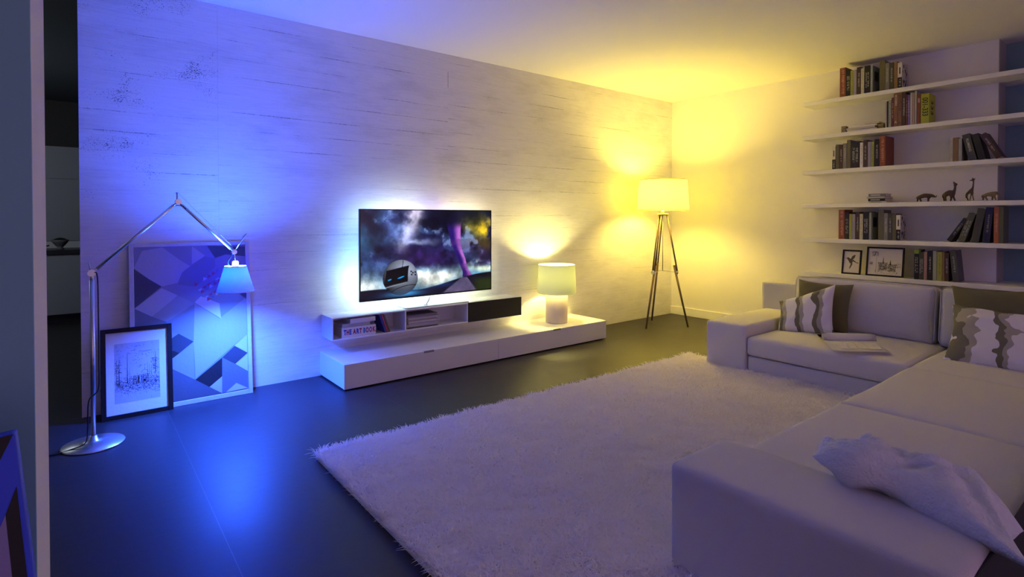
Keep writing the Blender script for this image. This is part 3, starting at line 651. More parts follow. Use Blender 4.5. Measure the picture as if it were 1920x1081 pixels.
plight('tripod_lamp_light', tp.location+Vector((0, 0, 1.47)), FLOOR_W, YEL_C, .075)

# ------------------------------------------------------------------ rug
RX0, RX1, RY0, RY1 = .93, 4.17, .80, 2.79
rg = MB().box(RX0, RX1, RY0, RY1, .001, .012).build('shag_rug', mat('rug_backing', (.85, .83, .83), .95, bump=(80, .4)))
tag(rg, 'deep pile white shag rug on the dark floor before the sofa', 'rug')
def pile(n, seed):
    r = np.random.RandomState(seed)
    bx = r.uniform(RX0, RX1, n); by = r.uniform(RY0, RY1, n)
    keep = ~((bx > 1.62) & (by < 1.05)) & ~((bx > 4.12) & (by < 2.2)); bx, by = bx[keep], by[keep]; n = len(bx)
    cl = .5+.5*np.sin(bx*17+3*np.sin(by*11))*np.cos(by*15+2*np.sin(bx*9))
    az = r.uniform(0, 2*np.pi, n); ln = r.uniform(.028, .058, n)*(.8+.3*cl); wd = r.uniform(.0016, .0031, n); bend = r.uniform(.45, 1.25, n)
    dx, dy = np.cos(az), np.sin(az); px, py = -dy, dx; tw = r.uniform(-.8, .8, n)
    V = np.zeros((n, 7, 3)); 
    for k_, (h, o) in enumerate(((0, 0), (.45, .18), (.8, .55))):
        cx, cy, cz = bx+dx*ln*bend*o, by+dy*ln*bend*o, .012+ln*h*(1-.25*bend)
        w_ = wd*(1, 1.1, .8)[k_]
        V[:, 2*k_] = np.stack([cx-px*w_, cy-py*w_, cz], 1); V[:, 2*k_+1] = np.stack([cx+px*w_, cy+py*w_, cz], 1)
    V[:, 6] = np.stack([bx+dx*ln*bend*1.05+px*tw*.004, by+dy*ln*bend*1.05+py*tw*.004, .012+ln*(1-.35*bend)], 1)
    base = (np.arange(n)*7)[:, None]
    q = np.concatenate([base+np.array([0, 1, 3, 2]), base+np.array([2, 3, 5, 4])], 0); t = base+np.array([4, 5, 6])
    me = bpy.data.meshes.new('pile'); me.vertices.add(n*7); me.vertices.foreach_set('co', V.astype(np.float32).ravel())
    li = np.concatenate([q.ravel(), t.ravel()]).astype(np.int32); me.loops.add(len(li)); me.loops.foreach_set('vertex_index', li)
    ls = np.concatenate([np.arange(len(q))*4, len(q)*4+np.arange(len(t))*3]).astype(np.int32); me.polygons.add(len(ls)); me.polygons.foreach_set('loop_start', ls)
    me.update(calc_edges=True); return me
pl = link('pile', pile(330000, 4), shade_mat('rug_yarn', (.97, .94, .95), .45, (.97, .94, .95)), rg, smooth=True); pl['kind'] = 'stuff'

# ------------------------------------------------------------------ sectional sofa
so = thing('sectional_sofa', 'white L shaped sectional sofa with wide armrests on the shag rug', 'sofa')
def sp(name, *a, m=None, **k_): return link(name, soft(*a, **k_), m or M['sofa'], so)
Z1 = .300
sp('armrest', 4.04, 5.04, 2.205, 2.545, .014, .383, r=.022, puff=.008, seed=1)
sp('seat_base', 4.062, 5.04, .35, 2.20, .014, .150, r=.012, wob=.001, seed=2)
sp('seat_cushion', 4.045, 4.96, 1.140, 2.202, .153, Z1, r=.030, puff=.022, seed=3)
sp('seat_cushion', 4.035, 4.96, .345, 1.136, .153, Z1, r=.022, puff=.012, seed=4)
sp('seat_base', 1.94, 4.055, .35, 1.125, .014, .150, r=.012, wob=.001, seed=5)
sp('seat_cushion', 1.932, 2.988, .345, 1.136, .153, Z1, r=.022, puff=.014, seed=6)
sp('seat_cushion', 2.992, 4.030, .345, 1.136, .153, Z1, r=.022, puff=.014, seed=7)
sp('armrest', 1.580, 1.928, .335, 1.134, .014, .382, r=.020, puff=.010, seed=8)
sp('backrest', 5.05, 5.33, .30, 2.60, .014, .622, r=.015, wob=.001, seed=9)
MB().box(1.60, 5.30, .329, .3345, .03, .365, .002, 1).build('rear_shade_panel', mat('charcoal_shade', (.035, .034, .034), .9, bump=(200, .2)), so)  # added dark panel: shade behind the sofa put into its colour
def backc(y0, y1, seed):
    me = soft(0, .19, y0, y1, 0, .425, r=.045, front=.035, seed=seed)
    me.transform(Matrix.Translation((4.80, 0, .305)) @ Matrix.Rotation(math.radians(7.5), 4, 'Y'))
    c = link('back_cushion', me, M['sofa'], so)
    a = []
    for (yy, zz_) in ((y0+.02, .01), (y0+.004, .04), (y0+.004, .385), (y0+.02, .42), (y1-.02, .42), (y1-.004, .385), (y1-.004, .04), (y1-.02, .01)): a.append((.012, yy, zz_))
    pm_ = MB().tube(a+[a[0]], .0035, 6); bmesh.ops.transform(pm_.bm, matrix=Matrix.Translation((4.80, 0, .305)) @ Matrix.Rotation(math.radians(7.5), 4, 'Y'), verts=pm_.bm.verts)
    pm_.build('piping', M['piping'], c)
backc(1.205, 2.20, 11); backc(.33, 1.185, 12)

# cushions
def cushion(label, me, m, loc, rot, name='cushion', group=None):
    o = link(name, me, m); o.location = loc; o.rotation_euler = rot; return tag(o, label, 'cushion', group)
def seam(me_parent, wd, ht, pinch, m):
    pass
def axes(xv, yv):   # rotation from local x and y directions
    x = Vector(xv).normalized(); y = Vector(yv); y = (y-x*y.dot(x)).normalized(); z = x.cross(y)
    return Matrix((x, y, z)).transposed().to_euler()
cushion('plain olive cushion behind the striped one at the left end of the sofa', pillow(.42, .40, .13, seed=1, pinch=.10), M['olive'], (4.735, 1.93, .505), axes((0, -1, -.02), (.22, 0, 1)))
cushion('white cushion with ragged olive bands at the left end of the sofa', pillow(.42, .34, .13, seed=2, pinch=.10, wr=.018, warp=lambda p, u, v: Vector((p.x, p.y+.035*u*(v+1), p.z))), stripes('ruffle_stripe', 7.2, .62, .10), (4.56, 1.985, .455), axes((.10, -1, .10), (.40, .12, 1)))
cushion('large olive cushion in the right hand corner of the sofa', pillow(.52, .46, .14, seed=3, pinch=.10), M['olive'], (4.72, .83, .535), axes((0, -1, .04), (.22, .06, 1)))
cushion('white and olive banded cushion slumped in the right hand corner', pillow(.60, .42, .16, seed=4, pinch=.10, wr=.020), stripes('camo_stripe', 4.6, .10, .30), (4.50, .76, .455), axes((.02, -1, -.02), (.55, .10, .85)))
def wp(p, u, v):
    g_ = math.exp(-((u-.0)/.30)**2); rt_ = max(0, u); lf_ = max(0, -u)
    x = p.x+.10*rt_**2*max(0, -v)+.02*math.sin(5*v)*lf_
    y = p.y*(1-.16*g_-.12*rt_+.10*lf_)+.02*math.sin(3*u)-.05*rt_*rt_
    z = p.z*(1-.25*g_-.30*rt_**2)
    z += .010*math.sin(24*v+3*u)*lf_**.5*(1-abs(v)**3)*(p.z > 0)+.012*math.sin(9*u+4*v)*(1-v*v)+.010*math.sin(15*u-9*v)*(1-v*v)*(1-u*u)-.05*rt_**2
    return Vector((x, y, z))
cushion('pale crumpled knitted cushion lying over the near armrest', pillow(.47, .30, .17, seed=5, pinch=.02, wr=.022, n=48, warp=wp), M['knit'], (1.985, .545, .425), axes((-.14, -1, -.02), (1, .12, -.12)))

# magazine on the left seat
mg = thing('magazine', 'open magazine with curled pages on the left sofa seat', 'magazine', (4.34, 1.58, .328))
d1v = Vector((.70, -.67, 0)).normalized(); dn = Vector((-.66, -.42, 0)).normalized()   # along the spine, toward the camera
def sheet(nm, off, prof, m, wd=.36, th=.0015):
    bm = bmesh.new(); rows = []
    for (a, z) in prof:
        rows.append([bm.verts.new(Vector((0, 0, 0))+dn*a+d1v*(t*wd-wd/2+off)+Vector((0, 0, z))) for t in (0, .25, .5, .75, 1)])
    for r0, r1 in zip(rows, rows[1:]):
        for k_ in range(4): bm.faces.new((r0[k_], r0[k_+1], r1[k_+1], r1[k_])).smooth = True
    ext = bmesh.ops.solidify(bm, geom=bm.faces[:], thickness=th)
    me = bpy.data.meshes.new(nm); bm.to_mesh(me); bm.free(); return link(nm, me, m, mg)
sheet('back_pages', 0, [(-.02, .010), (-.05, .004), (-.15, .002), (-.26, .002)], M['paper'])
sheet('front_pages', .0, [(-.01, .012), (.04, .006), (.14, .004), (.26, .003), (.30, .001)], M['paper'])
sheet('curled_page', 0, [(0, .010), (-.01, .030), (-.035, .050), (-.065, .052), (-.085, .036), (-.080, .018), (-.06, .012)], M['paper'])
pr_ = MB()
def quad(u0, u1, a0, a1, z): pr_.poly([dn*a+d1v*u+Vector((0, 0, z)) for u, a in ((u0, a0), (u1, a0), (u1, a1), (u0, a1))])
for c0, c1 in ((-.12, -.06), (-.05, .0), (.01, .06), (.07, .15)):
    for r0, r1 in ((.05, .12), (.13, .24)): quad(c0, c1, r0, r1, .0075)
pr_.build('printed_columns', mat('grey_print', (.60, .57, .54), .7, bump=(50, .05), var=(60, (.74, .72, .70))), mg)

# ------------------------------------------------------------------ wall shelves
SX = 5.68
SH_Z = [2.366, 2.030, 1.687, 1.357, 1.019, .687]
nm_ = ['topmost', 'second from the top', 'third from the top', 'fourth from the top', 'fifth from the top', 'lowest']
for z, n_ in zip(SH_Z, nm_):
    tag(MB().box(SX, R-.001, -.25, 2.515, z-.038, z, .002, 1).box(R-.001, R+.224, -.25, 1.067, z-.038, z).build('wall_shelf', M['trim']), 'long white wall shelf on the right wall, %s of six' % n_, 'shelf', 'white wall shelves')

C_ = dict(red=(.20, .050, .022), black=(.012, .010, .012), ygreen=(.30, .32, .06), lav=(.28, .26, .36), brown=(.055, .028, .024), cream=(.50, .47, .36), olive=(.11, .10, .05), grey=(.20, .19, .16), dolive=(.055, .055, .035), tan=(.22, .13, .05), white=(.66, .64, .62), dgrey=(.06, .062, .065), navy=(.015, .014, .05), orange=(.36, .11, .05), wood=(.20, .10, .05), maroon=(.12, .03, .04), purple=(.14, .10, .30), pale=(.42, .40, .38), pink=(.36, .22, .19), gg=(.30, .33, .27), yel=(.35, .38, .02), grn=(.09, .10, .06))
def cover_mesh(t, h, dp, y0, ct=.0022):
    m_ = MB(); y1 = y0+t
    m_.box(0, .003, y0, y1, 0, h, .0008, 1).box(.003, dp, y0, y0+ct, 0, h).box(.003, dp, y1-ct, y1, 0, h); return m_
def marks(bk, y, z0, z1, col, rng, rows=1, sz=.008):
    # tiny unreadable spine lettering as short strokes
    m_ = MB(); z = z1
    for r_ in range(rows):
        z = z1; yo = y+(r_-(rows-1)/2)*sz*1.5
        while z > z0:
            l = rng.uniform(.003, .007)
            a = rng.choice((0, 1, 2))
            if a == 0: m_.box(-.0008, 0, yo-sz/2, yo+sz/2, z-.0022, z)
            elif a == 1: m_.box(-.0008, 0, yo-sz/2, yo+sz/2, z-.0015, z).box(-.0008, 0, yo-sz/2, yo-sz/3, z-l, z)
            else: m_.box(-.0008, 0, yo-sz/2, yo+sz/6, z-l*.8, z-l*.4)
            z -= l+.0022
            if rng.random() < .12: z -= .009
    m_.build('spine_lettering', flat(col, .6), bk)
GROUPS = {}
def book(shelf, y0, t, h, col, label, dp=.16, x=.0, tilt=0., title=None, deco=None, group=None, mirror=False):
    """y0: the edge with the larger Y (left in the photo); body runs toward -Y."""
    z = SH_Z[shelf]; c = C_[col] if isinstance(col, str) else col
    if tilt > 0: piv, a = y0-t, 0.
    else: piv, a = y0, -t
    bk = cover_mesh(t, h, dp, a).build('book', flat(c, .5, 'cover'))
    bk.location = (SX+.030+x, piv, z+.0006); bk.rotation_euler = (math.radians(tilt), 0, 0)
    tag(bk, label, 'book', group)
    MB().box(.003, dp-.004, a+.0024, a+t-.0024, .003, h-.003).build('pages', M['pages'], bk)
    rng = random.Random(hash((round(y0, 3), shelf)) & 1023)
    if title == 'm1': marks(bk, a+t/2, h*.30, h*.80, (.60, .58, .52), rng, 1, min(.012, t*.4))
    if title == 'm2': marks(bk, a+t/2, h*.22, h*.75, (.65, .63, .60), rng, 2, t*.25)
    if title == 'md': marks(bk, a+t/2, h*.15, h*.90, (.10, .09, .06), rng, 1, min(.010, t*.4))
    if title == 'mt': marks(bk, a+t/2, h*.12, h*.92, (.72, .42, .32), rng, 1, t*.42); MB().box(-.0008, 0, a+t*.2, a+t*.8, h*.955, h*.962).build('spine_rule', flat((.72, .42, .32)), bk)
    if isinstance(title, list):
        for (s, sz, zc, col2, sx, yo) in title:
            text('title', s, sz, flat(col2), bk, spine_mtx(a+t/2+yo, zc), sx)
    if deco == 'wb':      # white upper, black lower spine with lettering
        MB().box(-.0006, .0, a, a+t, h*.43, h).build('spine_panel', flat((.66, .62, .56)), bk)
        MB().box(-.0010, -.0006, a+t*.35, a+t*.65, h*.56, h*.82).build('spine_print', flat((.03, .03, .03)), bk)
        marks(bk, a+t/2, h*.08, h*.36, (.7, .7, .68), rng, 1, t*.4)
    if deco == 'sq' or deco == 'pat' or deco == 'mark':
        pass
    return bk, a
def side_deco(bk, a, h, dp, kind):
    # printed on the board that faces the camera (the -Y side)
    y = a-.0006
    if kind == 'sq': MB().box(dp*.22, dp*.72, y, a, h*.47, h*.82).build('cover_label', flat((.02, .02, .02)), bk)
    if kind == 'pat':
        m_ = MB(); r = random.Random(5)
        MB().box(0.001, dp-.001, a-.0003, a, .001, h-.001).build('cover_print', flat((.42, .40, .38)), bk)
        for i in range(16):
            cx, cz = r.uniform(.02, dp-.03), r.uniform(.02, h-.02); rr_ = r.uniform(.008, .022); an = r.uniform(0, 6)
            pts = [(cx+rr_*math.cos(an+k_*1.05)*(1 if k_ % 2 else .55), y, cz+rr_*1.4*math.sin(an+k_*1.05)*(1 if k_ % 2 else .6)) for k_ in range(6)]
            m_.poly([(min(max(p[0], .001), dp-.001), y, min(max(p[2], .002), h-.002)) for p in pts])
        m_.build('cover_pattern', flat((.02, .018, .02)), bk)
    if kind == 'mark': MB().box(dp*.08, dp*.45, y, a, h*.72, h*.84).build('cover_label', flat((.12, .02, .015)), bk)

sn = ['top wall shelf', 'second wall shelf', 'third wall shelf', 'fourth wall shelf', 'fifth wall shelf', 'lowest wall shelf']
def rowset(sh, L):
    for (y0, y1, h, col, label, kw) in L:
        kw = dict(kw); sd_ = kw.pop('side', None); g = 'books on the '+sn[sh]
        bk, a = book(sh, y0, y0-y1, h, col, label+' on the '+sn[sh], group=g, **kw)
        if sd_: side_deco(bk, a, h, kw.get('dp', .16), sd_)
def classic(sh, g0):
    return [(2.188, 2.136, .279, 'red', 'thick rust red book leading the left row', dict(title='mt', dp=.19)),
    (2.133, 2.099, .254, 'black', 'black book right of the rust red one', dict(title='m2', dp=.17)),
    (2.096, 2.071, .239, 'ygreen', 'yellow green book in the left row', dict(title='md')),
    (2.069, 2.045, .238, 'lav', 'lavender grey book right of the yellow green one', dict(title=None)),
    (2.042, 2.010, .256, 'brown', 'dark brown book right of the lavender one', dict(title='m1', dp=.18)),
    (2.008, 1.981, .239, 'cream', 'cream book with dark lettering in the left row', dict(title='md')),
    (1.979, 1.935, .255, 'black', 'black book with two lines of white lettering', dict(title='m2', dp=.18)),
    (1.932, 1.914, .250, 'gg', 'grey green book with a black square on its side', dict(dp=.20, x=.004, side='sq')),
    (1.856, 1.814, .274, 'olive', 'tall olive brown book after the gap in the left row', dict(dp=.19, side=None, title=None)),
    (1.812, 1.781, .244, 'grey', 'grey brown book right of the tall olive one', dict(title='m1')),
    (1.779, 1.748, .240, 'dolive', 'dark olive book with pale lettering', dict(title='m1')),
    (1.746, 1.718, .241, 'tan' if g0 else 'olive', 'ochre book left of the half white half black spine', dict()),
    (1.716, 1.684, .226, 'black', 'book with half white spine and patterned side', dict(deco='wb', side='pat', dp=.15))]
rowset(0, classic(0, 1)); rowset(4, classic(4, 0))
rowset(1, [(1.808, 1.798, .237, 'pale', 'thin pale book at the left end of the upright row', {}), (1.796, 1.787, .238, 'black', 'thin black book second in the upright row', {}),
 (1.785, 1.763, .247, 'gg', 'thin grey green patterned book', dict(side=None, title='md')), (1.761, 1.744, .263, 'maroon', 'slim dark red book left of the brown volumes', dict(title='m1')),
 (1.743, 1.712, .302, 'wood', 'tall brown book lettered MODERN', dict(title=[('MODERN', .022, .235, (.62, .52, .42), 1.05, 0)], dp=.20)),
 (1.711, 1.683, .300, 'wood', 'tall brown book lettered ARCHITECTURE', dict(title=[('ARCHITECTURE', .022, .210, (.05, .03, .02), .92, 0), ('Z', .024, .03, (.05, .03, .02), 1, 0)], dp=.20)),
 (1.681, 1.654, .301, 'brown', 'tall dark brown book right of the lettered pair', dict(title='m1', dp=.21)), (1.652, 1.640, .270, 'maroon', 'slim plum book with faint lettering', dict(title='m1', dp=.2)),
 (1.638, 1.622, .268, 'purple', 'blue purple book in the upright row', dict(title='m1')), (1.620, 1.606, .283, 'pale', 'slim pale grey book in the upright row', {}),
 (1.604, 1.590, .281, 'pink', 'slim dusty pink book in the upright row', {}), (1.588, 1.573, .292, 'gg', 'tall pale green book in the upright row', dict(dp=.2)),
 (1.571, 1.546, .262, 'red', 'rust brown book lettered 5000', dict(title=[('5000', .020, .205, (.6, .5, .48), 1, 0)], dp=.18)), (1.543, 1.485, .256, 'yel', 'thick lime green book with large black numerals', dict(title=[('001-333', .056, .142, (.01, .01, .01), .86, 0)], dp=.17))])
for o in list(COL.objects):
    if o.name.startswith('book') and o.get('label', '').startswith('thick lime'):
        me = text_mesh('333', .09); me.transform(Matrix.Translation((.080, -.0588, .140)) @ Matrix(((0, 1, 0, 0), (0, 0, -1, 0), (-1, 0, 0, 0), (0, 0, 0, 1)))); link('cover_numerals', me, flat((.01, .01, .01)), o)
    if o.get('label', '').startswith('tall brown book lettered MODERN'):
        me = text_mesh('A', .026); me.transform(Matrix.Translation((-.0008, -.0155, .04)) @ Matrix(((0, 0, -1, 0), (-1, 0, 0, 0), (0, 1, 0, 0), (0, 0, 0, 1)))); link('title', me, flat((.62, .52, .42)), o)
rowset(2, [(2.250, 2.221, .220, 'black', 'small half white book at the left end', dict(deco='wb', dp=.14)), (2.219, 2.190, .235, 'olive', 'ochre olive book second from the left', {}),
 (2.188, 2.157, .232, 'brown', 'dark brown book with pale lettering third from the left', dict(title='m1')), (2.155, 2.124, .239, 'grey', 'grey book with pale lettering fourth from the left', dict(title='m1')),
 (2.121, 2.091, .268, 'olive', 'tall olive book with a wide dark side', dict(dp=.21)), (2.089, 2.014, .250, 'black', 'thick black book with two lines of lettering', dict(title='m2', dp=.2)),
 (2.011, 1.985, .233, 'white', 'white book with dark lettering', dict(title='md')), (1.983, 1.949, .251, 'brown', 'brown book right of the white one', dict(title='m1', dp=.19)),
 (1.946, 1.921, .233, 'lav', 'lavender book left of the yellow green one', {}), (1.919, 1.895, .231, 'ygreen', 'yellow green book', dict(title='md')),
 (1.892, 1.853, .250, 'black', 'black book left of the thick rust red one', dict(title='m1')), (1.851, 1.806, .274, 'red', 'thick rust red book ending the left row', dict(title='mt', dp=.22)),
 (1.335, 1.318, .197, 'cream', 'small cream book leading the right hand group', dict(title='md')), (1.316, 1.283, .198, 'tan', 'small tan brown book in the right hand group', {}),
 (1.281, 1.259, .189, 'gg', 'small grey green book propping the leaning ones', dict(dp=.19))])
bk, a = book(2, 1.213, .050, .218, 'dgrey', 'charcoal book with bold white capitals leaning left on the third wall shelf', tilt=-12.5, group='books on the third wall shelf', dp=.18, title=[('PLUMBING', .024, .125, (.62, .62, .62), .95, 0)])
book(2, 1.150, .044, .214, 'black', 'black book leaning between two others on the third wall shelf', tilt=-13, group='books on the third wall shelf', dp=.18)
book(2, 1.043, .040, .225, 'brown', 'dark brown book leaning most steeply on the third wall shelf', tilt=-27.5, group='books on the third wall shelf', dp=.16, title='m1')
g5 = 'books on the fifth wall shelf'
book(4, 1.052, .030, .292, 'orange', 'tall orange book standing upright on the fifth wall shelf', dp=.18, group=g5, title='m1')
book(4, 1.021, .026, .296, 'grn', 'tall grey green book at the right end of the fifth wall shelf', dp=.19, group=g5, title='md')
book(4, 1.123, .045, .284, 'navy', 'navy book with white lettering leaning right on the fifth wall shelf', tilt=4.6, group=g5, dp=.18, title='m1')
book(4, 1.196, .050, .275, 'dolive', 'thick dark olive book leaning on the navy one on the fifth wall shelf', tilt=9.2, group=g5, dp=.18)
book(4, 1.282, .045, .240, 'grn', 'dark green book with pale lettering leaning on the fifth wall shelf', tilt=17.5, group=g5, dp=.17, title='m2')
book(4, 1.358, .032, .215, 'black', 'black book slumped lowest of the leaning ones on the fifth wall shelf', tilt=31, group=g5, dp=.16, title='m1')
rowset(5, [(1.580, 1.547, .256, 'black', 'black book with a lime green top', dict(title='m2', dp=.17)), (1.545, 1.512, .237, 'dolive', 'dark green book with white print second from the left', dict(title='m2')),
 (1.510, 1.487, .241, 'pink', 'slim tan pink book', dict(dp=.17)), (1.485, 1.448, .248, 'black', 'black book with white lettering fourth from the left', dict(title='m1')),
 (1.446, 1.420, .251, 'gg', 'pale green book', {}), (1.418, 1.382, .245, 'ygreen', 'ochre yellow book', dict(title='md')), (1.380, 1.367, .246, 'tan', 'slim brown book', {}),
 (1.365, 1.337, .239, 'brown', 'dark brown book before the leaning grey one', dict(title='m1', dp=.18))])
book(5, 1.308, .040, .262, 'dgrey', 'grey book leaning left at the row end on the lowest wall shelf', tilt=-5.6, group='books on the lowest wall shelf', dp=.17, title='m1')
for o in list(COL.objects):
    if o.get('label', '').startswith('black book with a lime'):
        MB().box(-.0006, .06, -.0336, -.0001, .222, .2562).build('spine_panel', flat((.25, .38, .04)), o)

# flat stacks
def lying(shelf_z, x0, y0, wy, dx, th, col, label, group, rotz=0, title=None, z=0., yspine=True, cat='book', name='book'):
    c = C_[col] if isinstance(col, str) else col
    m_ = MB().box(0, .0025, -wy, 0, 0, th, .0006, 1).box(.0025, dx, -wy, 0, 0, .002).box(.0025, dx, -wy, 0, th-.002, th)
    b_ = m_.build(name, flat(c, .5, 'cover')); b_.location = (x0, y0, shelf_z+z+.0006); b_.rotation_euler = (0, 0, rotz); tag(b_, label, cat, group)
    MB().box(.0025, dx-.003, -wy+.003, -.003, .002, th-.002).build('pages', M['pages'], b_)
    if title:
        me = text_mesh(title[0], title[1]) if False else None
        r = random.Random(int(th*1e5)); mk = MB(); y = -.02
        while y > -wy*.7:
            l = r.uniform(.003, .007); mk.box(-.0007, 0, y-l, y, th*.3, th*.7); y -= l+.002
        mk.build('spine_lettering', flat(title, .6), b_)
    return b_
g = 'books lying on the second wall shelf'
zz = 0
for i, (y0, wy, th, col, lb) in enumerate(((2.120, .245, .016, 'white', 'white book lying at the bottom of the stack on the second wall shelf'), (2.128, .240, .018, 'pale', 'pale grey book lying in the middle of the stack on the second wall shelf'), (2.110, .235, .017, 'white', 'white book lying second from the top of its stack on the second wall shelf'), (1.975, .120, .014, 'cream', 'small cream book lying on top of the stack on the second wall shelf'))):
    lying(SH_Z[1], SX+.03, y0, wy, .17, th, col, lb, g, z=zz, rotz=(.02, -.03, .03, 0)[i]); zz += th+.0008
pdm = mat('dark_patterned_cloth', (.05, .04, .035), .7, bump=(90, .5), var=(70, (.40, .34, .28)))
gb = MB()
for i in range(3): gb.box(0, .06, -.040, 0, i*.021, i*.021+.019, .003, 1)
b_ = gb.build('paper_bundle', pdm); b_.location = (SX+.028, 2.172, SH_Z[1]+.0006); tag(b_, 'dark patterned bundle left of the flat stack on the second wall shelf', 'bundle')
gb = MB()
for i in range(2): gb.box(0, .12, -.045, 0, i*.023, i*.023+.021, .003, 1)
b_ = gb.build('paper_bundle', mat('ochre_patterned_card', (.16, .12, .05), .7, bump=(60, .5), var=(50, (.30, .24, .10)))); b_.location = (SX+.035, 1.868, SH_Z[1]+.0006); tag(b_, 'ochre boxed bundle right of the flat stack on the second wall shelf', 'bundle')
g = 'books lying on the fourth wall shelf'; zz = 0
for i, (y0, wy, th, dp_, col, lb, tt) in enumerate(((1.935, .14, .015, .19, 'cream', 'cream book lying lowest in the stack on the fourth wall shelf', (.2, .19, .17)), (1.940, .135, .024, .18, 'black', 'black book lying second in the stack on the fourth wall shelf', (.6, .6, .6)), (1.950, .14, .016, .20, 'pale', 'pale grey book lying third in the stack on the fourth wall shelf', None), (1.937, .135, .026, .16, (.16, .17, .18), 'slate grey book lying topmost in the stack on the fourth wall shelf', (.65, .66, .68)))):
    lying(SH_Z[3], SX+.03, y0, wy, dp_, th, col, lb, g, z=zz, rotz=(.0, .03, -.04, .02)[i], title=tt); zz += th+.0008

# pictures on the lowest shelf: local x runs toward -Y in the room
def shelf_pic(y0, y1, h, lab, nm, bw):
    w_ = y0-y1
    return framed(nm, lab, w_, h, bw, (SX+.055, y0, SH_Z[5]+.0008), (-math.radians(9), 0, -math.pi/2), .015, (.62, .58, .54)), w_
bp, w_ = shelf_pic(2.172, 2.008, .232, 'small dark framed print of a hummingbird on the lowest wall shelf', 'framed_print', .014)
bm_ = MB(); y = .0078
def PB(pts): bm_.poly([(.014+u*(w_-.028), y, .014+v*(.232-.028)) for u, v in pts])
PB([(.05, .665), (.20, .655), (.22, .69)]); PB([(.18, .66), (.24, .72), (.32, .70), (.38, .66), (.55, .62), (.56, .50), (.48, .42), (.38, .44), (.27, .58)])
PB([(.42, .64), (.52, .78), (.66, .84), (.72, .83), (.68, .72), (.58, .62)]); PB([(.56, .62), (.80, .50), (.94, .47), (.90, .44), (.55, .54)]); PB([(.46, .44), (.38, .26), (.36, .18), (.42, .20), (.54, .38), (.56, .46)])
bm_.build('bird_print', flat((.07, .055, .05), .7), bp)
sp_, w2 = shelf_pic(1.966, 1.668, .268, 'wider dark framed sketch of domed buildings right of the hummingbird print', 'framed_sketch', .014)
ik = MB(); rng = random.Random(11); Y0 = .0078
X_ = lambda u: .014+u*(w2-.028); Zv = lambda v: .014+v*(.268-.028)
stroke(ik, X_(.45), Zv(.45), X_(.45), Zv(.70), Y0, .010, .001); stroke(ik, X_(.66), Zv(.38), X_(.66), Zv(.57), Y0, .016, .003); stroke(ik, X_(.24), Zv(.1), X_(.25), Zv(.75), Y0, .003, .001)
for (a, b_, c, d, n) in ((.30, .58, .18, .48, 230), (.60, .82, .14, .42, 170), (.08, .30, .70, .90, 70), (.02, .14, .38, .48, 25), (.80, .97, .30, .45, 30), (.2, .9, .05, .2, 40)):
    sketch(ik, X_(a), X_(b_), Zv(c), Zv(d), Y0, rng, lambda u, v: 1, n, .022, .0016)
ik.build('ink_drawing', flat((.06, .055, .045), .7), sp_)

# carved animals: local x = toward the photo's right (-Y in the room), z up
def animal(label, cat, yc, m, chains, s=1.):
    verts, edges, rad = [], [], []; idx_ = {}
    for ch in chains:
        prev = None
        for (key, x, dy, z, r) in ch:
            if key in idx_: i = idx_[key]
            else:
                i = len(verts); idx_[key] = i; verts.append((dy*s, -x*s, z*s)); rad.append(r*s)
            if prev is not None and (prev, i) not in edges: edges.append((prev, i))
            prev = i
    o = skin(cat.replace(' ', '_')+'_figurine', verts, edges, rad, m, sub=2); o.location = (SX+.10, yc, SH_Z[3]+.001)
    return tag(o, label, 'figurine')
def legs(pts, zb, r0, r1):
    return [[(k0, *p0), (k0+'k', (p0[0]+xe)/2+kn, dy, (p0[2])*.5, r1*1.15), (k0+'f', xe, dy, zb, r1)] for (k0, p0, xe, dy, kn) in pts]
# rhinoceros
animal('dark carved rhinoceros, leftmost of the four shelf animals', 'rhinoceros', 1.518, M['darkwood'], [
 [('h', -.048, 0, .052, .019), ('b', -.02, 0, .056, .021), ('s', .022, 0, .055, .020), ('n', .042, 0, .056, .014), ('hd', .058, 0, .046, .010), ('m', .070, 0, .040, .006)],
 [('m', .070, 0, .040, .006), ('hn', .078, 0, .058, .0015)], [('hd', .058, 0, .046, .010), ('ea', .052, 0, .062, .003)],
 [('h', -.048, 0, .052, .019), ('t', -.068, 0, .045, .003), ('t2', -.071, 0, .028, .002)],
 [('h', -.048, 0, .052, .019), ('l1', -.062, .012, .026, .007), ('f1', -.066, .012, .004, .0055)], [('h', -.048, 0, .052, .019), ('l2', -.040, -.012, .028, .008), ('f2', -.030, -.012, .004, .006)],
 [('s', .022, 0, .055, .020), ('l3', .016, .012, .026, .007), ('f3', .010, .012, .004, .0055)], [('s', .022, 0, .055, .020), ('l4', .020, -.012, .026, .007), ('f4', .022, -.012, .004, .0055)]])
# camel / long necked animal
animal('dark carved long necked camel, second from the left of the four shelf animals', 'camel', 1.352, M['darkwood'], [
 [('h', -.032, 0, .070, .022), ('b', -.008, 0, .078, .026), ('s', .016, 0, .072, .020), ('n1', .030, 0, .085, .012), ('n2', .036, 0, .115, .009), ('hd', .034, 0, .146, .010), ('m', .052, 0, .142, .007)],
 [('hd', .034, 0, .146, .010), ('ea', .024, 0, .168, .004)], [('h', -.032, 0, .070, .022), ('t', -.050, 0, .052, .003), ('t2', -.050, 0, .035, .002)],
 [('h', -.032, 0, .070, .022), ('l1', -.044, .012, .034, .0075), ('f1', -.040, .012, .004, .006)], [('h', -.032, 0, .070, .022), ('l2', -.028, -.012, .034, .0075), ('f2', -.022, -.012, .004, .006)],
 [('s', .016, 0, .072, .020), ('l3', .008, .012, .034, .0075), ('f3', .004, .012, .004, .006)], [('s', .016, 0, .072, .020), ('l4', .028, -.012, .036, .0075), ('f4', .040, -.012, .004, .006)]])
